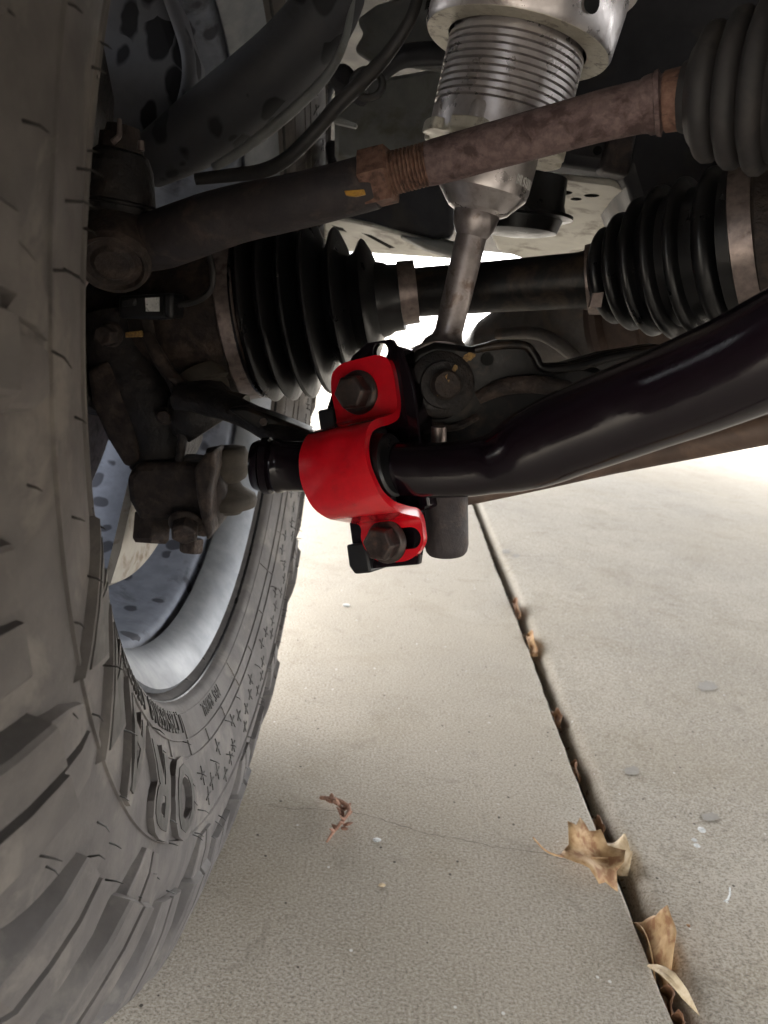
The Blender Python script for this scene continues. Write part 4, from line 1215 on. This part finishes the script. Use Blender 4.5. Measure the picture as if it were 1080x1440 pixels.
MAPLE = [(-.50, .02), (-.28, .20), (-.24, .50), (-.10, .46), (.06, .64), (.16, .44), (.36, .46), (.42, .24), (.62, .10), (.50, -.10), (.34, -.22), (.26, -.50), (.10, -.38), (-.06, -.44), (-.16, -.24), (-.34, -.14)]
leaf("maple_leaf", MAPLE, 826, 1222, LEAF, "curled tan maple leaf with a long stem lying beside the slab joint", .2, .010, .30, tilt=(.30, .1), stem=[((-.95, .16), .7), ((-.7, .08), .8), ((-.45, .0), 1), ((0, .02), .6), ((.4, .05), .2)], size=.055)
OVAL = [(-.5, 0), (-.3, .2), (0, .28), (.3, .2), (.55, .02), (.3, -.22), (0, -.26), (-.3, -.16)]
def joint_leaf(px, py, along, high, m, label, sink=.012, lean=.0, fold=.25, rot=0.0, off=.006):
    """A dead leaf standing edge-on in the joint, part of it above the slabs."""
    base = G(px, py)
    base = JL0 + jd * (base - JL0).dot(jd) + jn * off
    bm = bmesh.new()
    NX, NY = 10, 6
    ph = random.uniform(0, 6)
    rows = []
    for i in range(NX + 1):
        u = i / NX * 2 - 1
        wid = max(.05, (1 - abs(u) ** 2.2)) * (1 + .16 * math.sin(u * 9 + ph) + random.uniform(-.09, .09))
        row = []
        for k in range(NY + 1):
            v = k / NY
            h_ = high * wid * v
            side = (fold * math.sin(v * 3 + ph * .3) + .18 * math.sin(u * 5 + v * 3 + ph)) * .012 + lean * v * high
            al = u * along * .5 * math.cos(rot) + h_ * math.sin(rot) * .6
            row.append(bm.verts.new(base + jd * al + jn * side + Vector((0, 0, -sink + h_ * math.cos(rot * .5) + u * math.sin(rot) * along * .2))))
        rows.append(row)
    for i in range(NX):
        for k in range(NY): bm.faces.new((rows[i][k], rows[i + 1][k], rows[i + 1][k + 1], rows[i][k + 1]))
    t = thing("dead_leaf", base - Vector((0, 0, sink)), label, "leaf")
    bl = fin(bm, "blade", m, t, None, 70)
    md = bl.modifiers.new("s", 'SOLIDIFY'); md.thickness = .0005
    bm = bmesh.new()
    sweep(bm, [(rows_p, .0007 - .00004 * i) for i, rows_p in enumerate([base + jd * (q / 6 - 1) * along * .5 + Vector((0, 0, -sink + high * .45 * math.sin(q / 12 * math.pi))) + jn * (-.001) for q in range(13)])], 6)
    fin(bm, "midrib", m, t, None, 60)
    return t
joint_leaf(866, 1192, .040, .024, LEAF_PALE, "crumpled pale yellow leaf stuck in the joint above the maple leaf", .012, .5)
joint_leaf(908, 1318, .058, .034, LEAF, "large folded brown leaf wedged upright in the slab joint", .014, .45)
joint_leaf(718, 850, .07, .020, LEAF_BROWN, "small reddish leaf scrap farthest along the slab joint", .010, .3)
joint_leaf(736, 898, .07, .020, LEAF, "orange and white leaf scrap in the far part of the joint", .010, .4)
joint_leaf(800, 1066, .030, .014, LEAF_BROWN, "tiny dark leaf scrap sunk in the middle of the joint", .018, .2)
joint_leaf(836, 1143, .036, .016, LEAF_BROWN, "dark brown leaf deep in the joint next to the pale leaf", .020, .2)
joint_leaf(946, 1392, .026, .016, LEAF_BROWN, "small brown leaf curl in the joint under the thin pale leaf", .016, .3)
joint_leaf(775, 995, .040, .015, LEAF_BROWN, "dull brown leaf scrap in the joint between the far scraps and middle", .016, .3)
joint_leaf(966, 1436, .030, .018, LEAF_BROWN, "brown leaf scrap in the joint at the bottom edge", .016, .2)
BLADE = [(-.5, .0), (-.3, .07), (0, .10), (.25, .08), (.5, .0), (.25, -.07), (0, -.08), (-.3, -.05)]
leaf("blade_leaf", BLADE, 938, 1395, LEAF_PALE, "thin pale curved leaf arching over the joint edge", -.95, .012, -.3, tilt=(.5, .1), size=.044, bend=-1.1)
# dry sprig
tw = thing("dry_sprig", G(472, 1160), "small reddish dry sprig lying on the slab near the crack", "sprig")
def gtube(bm, pts, seg=7):
    sweep(bm, [(G(x, y) + Vector((0, 0, z)), r) for x, y, z, r in pts], seg)
bm = bmesh.new()
gtube(bm, crom([(450, 1127, .004, .0016), (464, 1133, .007, .002), (480, 1142, .010, .002), (490, 1153, .010, .0018), (480, 1166, .008, .0016), (468, 1177, .005, .0014), (459, 1187, .002, .0009)], 5))
fin(bm, "stem", TWIG, tw)
for i in range(17):
    t = i / 16
    x = 462 + 26 * math.sin(t * 2.6) - 4 * t; y = 1132 + 46 * t
    bm = bmesh.new()
    p = G(x, y) + Vector((0, 0, .006))
    d = Vector((random.uniform(-1, 1), random.uniform(-1, 1), random.uniform(.0, .8))).normalized()
    L_ = random.uniform(.007, .013)
    sweep(bm, [(p, .0003), (p + d * L_ * .4, .0026), (p + d * L_ * .75, .0018), (p + d * L_, .0002)], 6, flat=.5)
    fin(bm, "bud_scale", TWIG, tw)
# chips
def chip(px, py, r, m, label):
    bm = bmesh.new()
    bmesh.ops.create_icosphere(bm, subdivisions=2, radius=r)
    s = Vector((random.uniform(.8, 1.5), random.uniform(.8, 1.2), .35))
    for v in bm.verts:
        v.co = Vector((v.co.x * s.x, v.co.y * s.y, v.co.z * s.z)) * random.uniform(.8, 1.15)
    c = G(px, py) + Vector((0, 0, r * .25))
    bmesh.ops.translate(bm, verts=bm.verts, vec=c)
    o = fin(bm, "paint_chip", m, None, None, 40)
    return tag(o, label, "chip", "chips on the concrete")
chip(986, 1168, .0042, CHIP, "larger white chip on the right slab")
chip(976, 1182, .0026, CHIP, "small white chip just below the larger white chip")
chip(980, 1190, .0026, CHIP, "lowest of the three white chips on the right slab")
chip(530, 1182, .0028, CHIP, "white chip on the left slab right of the dry sprig")
chip(537, 1245, .0022, LEAF_PALE, "peach coloured crumb on the left slab below the white chip")
chip(487, 852, .0048, CHIP, "faint white chip on the left slab under the red clamp")
chip(968, 1302, .0018, LEAF, "tiny orange crumb right of the joint near the bottom")
bm = bmesh.new()
gtube(bm, [(1026, 1250, .001, .0007), (1026, 1260, .0015, .0008), (1022, 1268, .0015, .0008), (1018, 1268, .001, .0007), (1024, 1271, .001, .0006)])
o = fin(bm, "thread_scrap", CHIP); tag(o, "short bent white thread on the right slab", "thread")
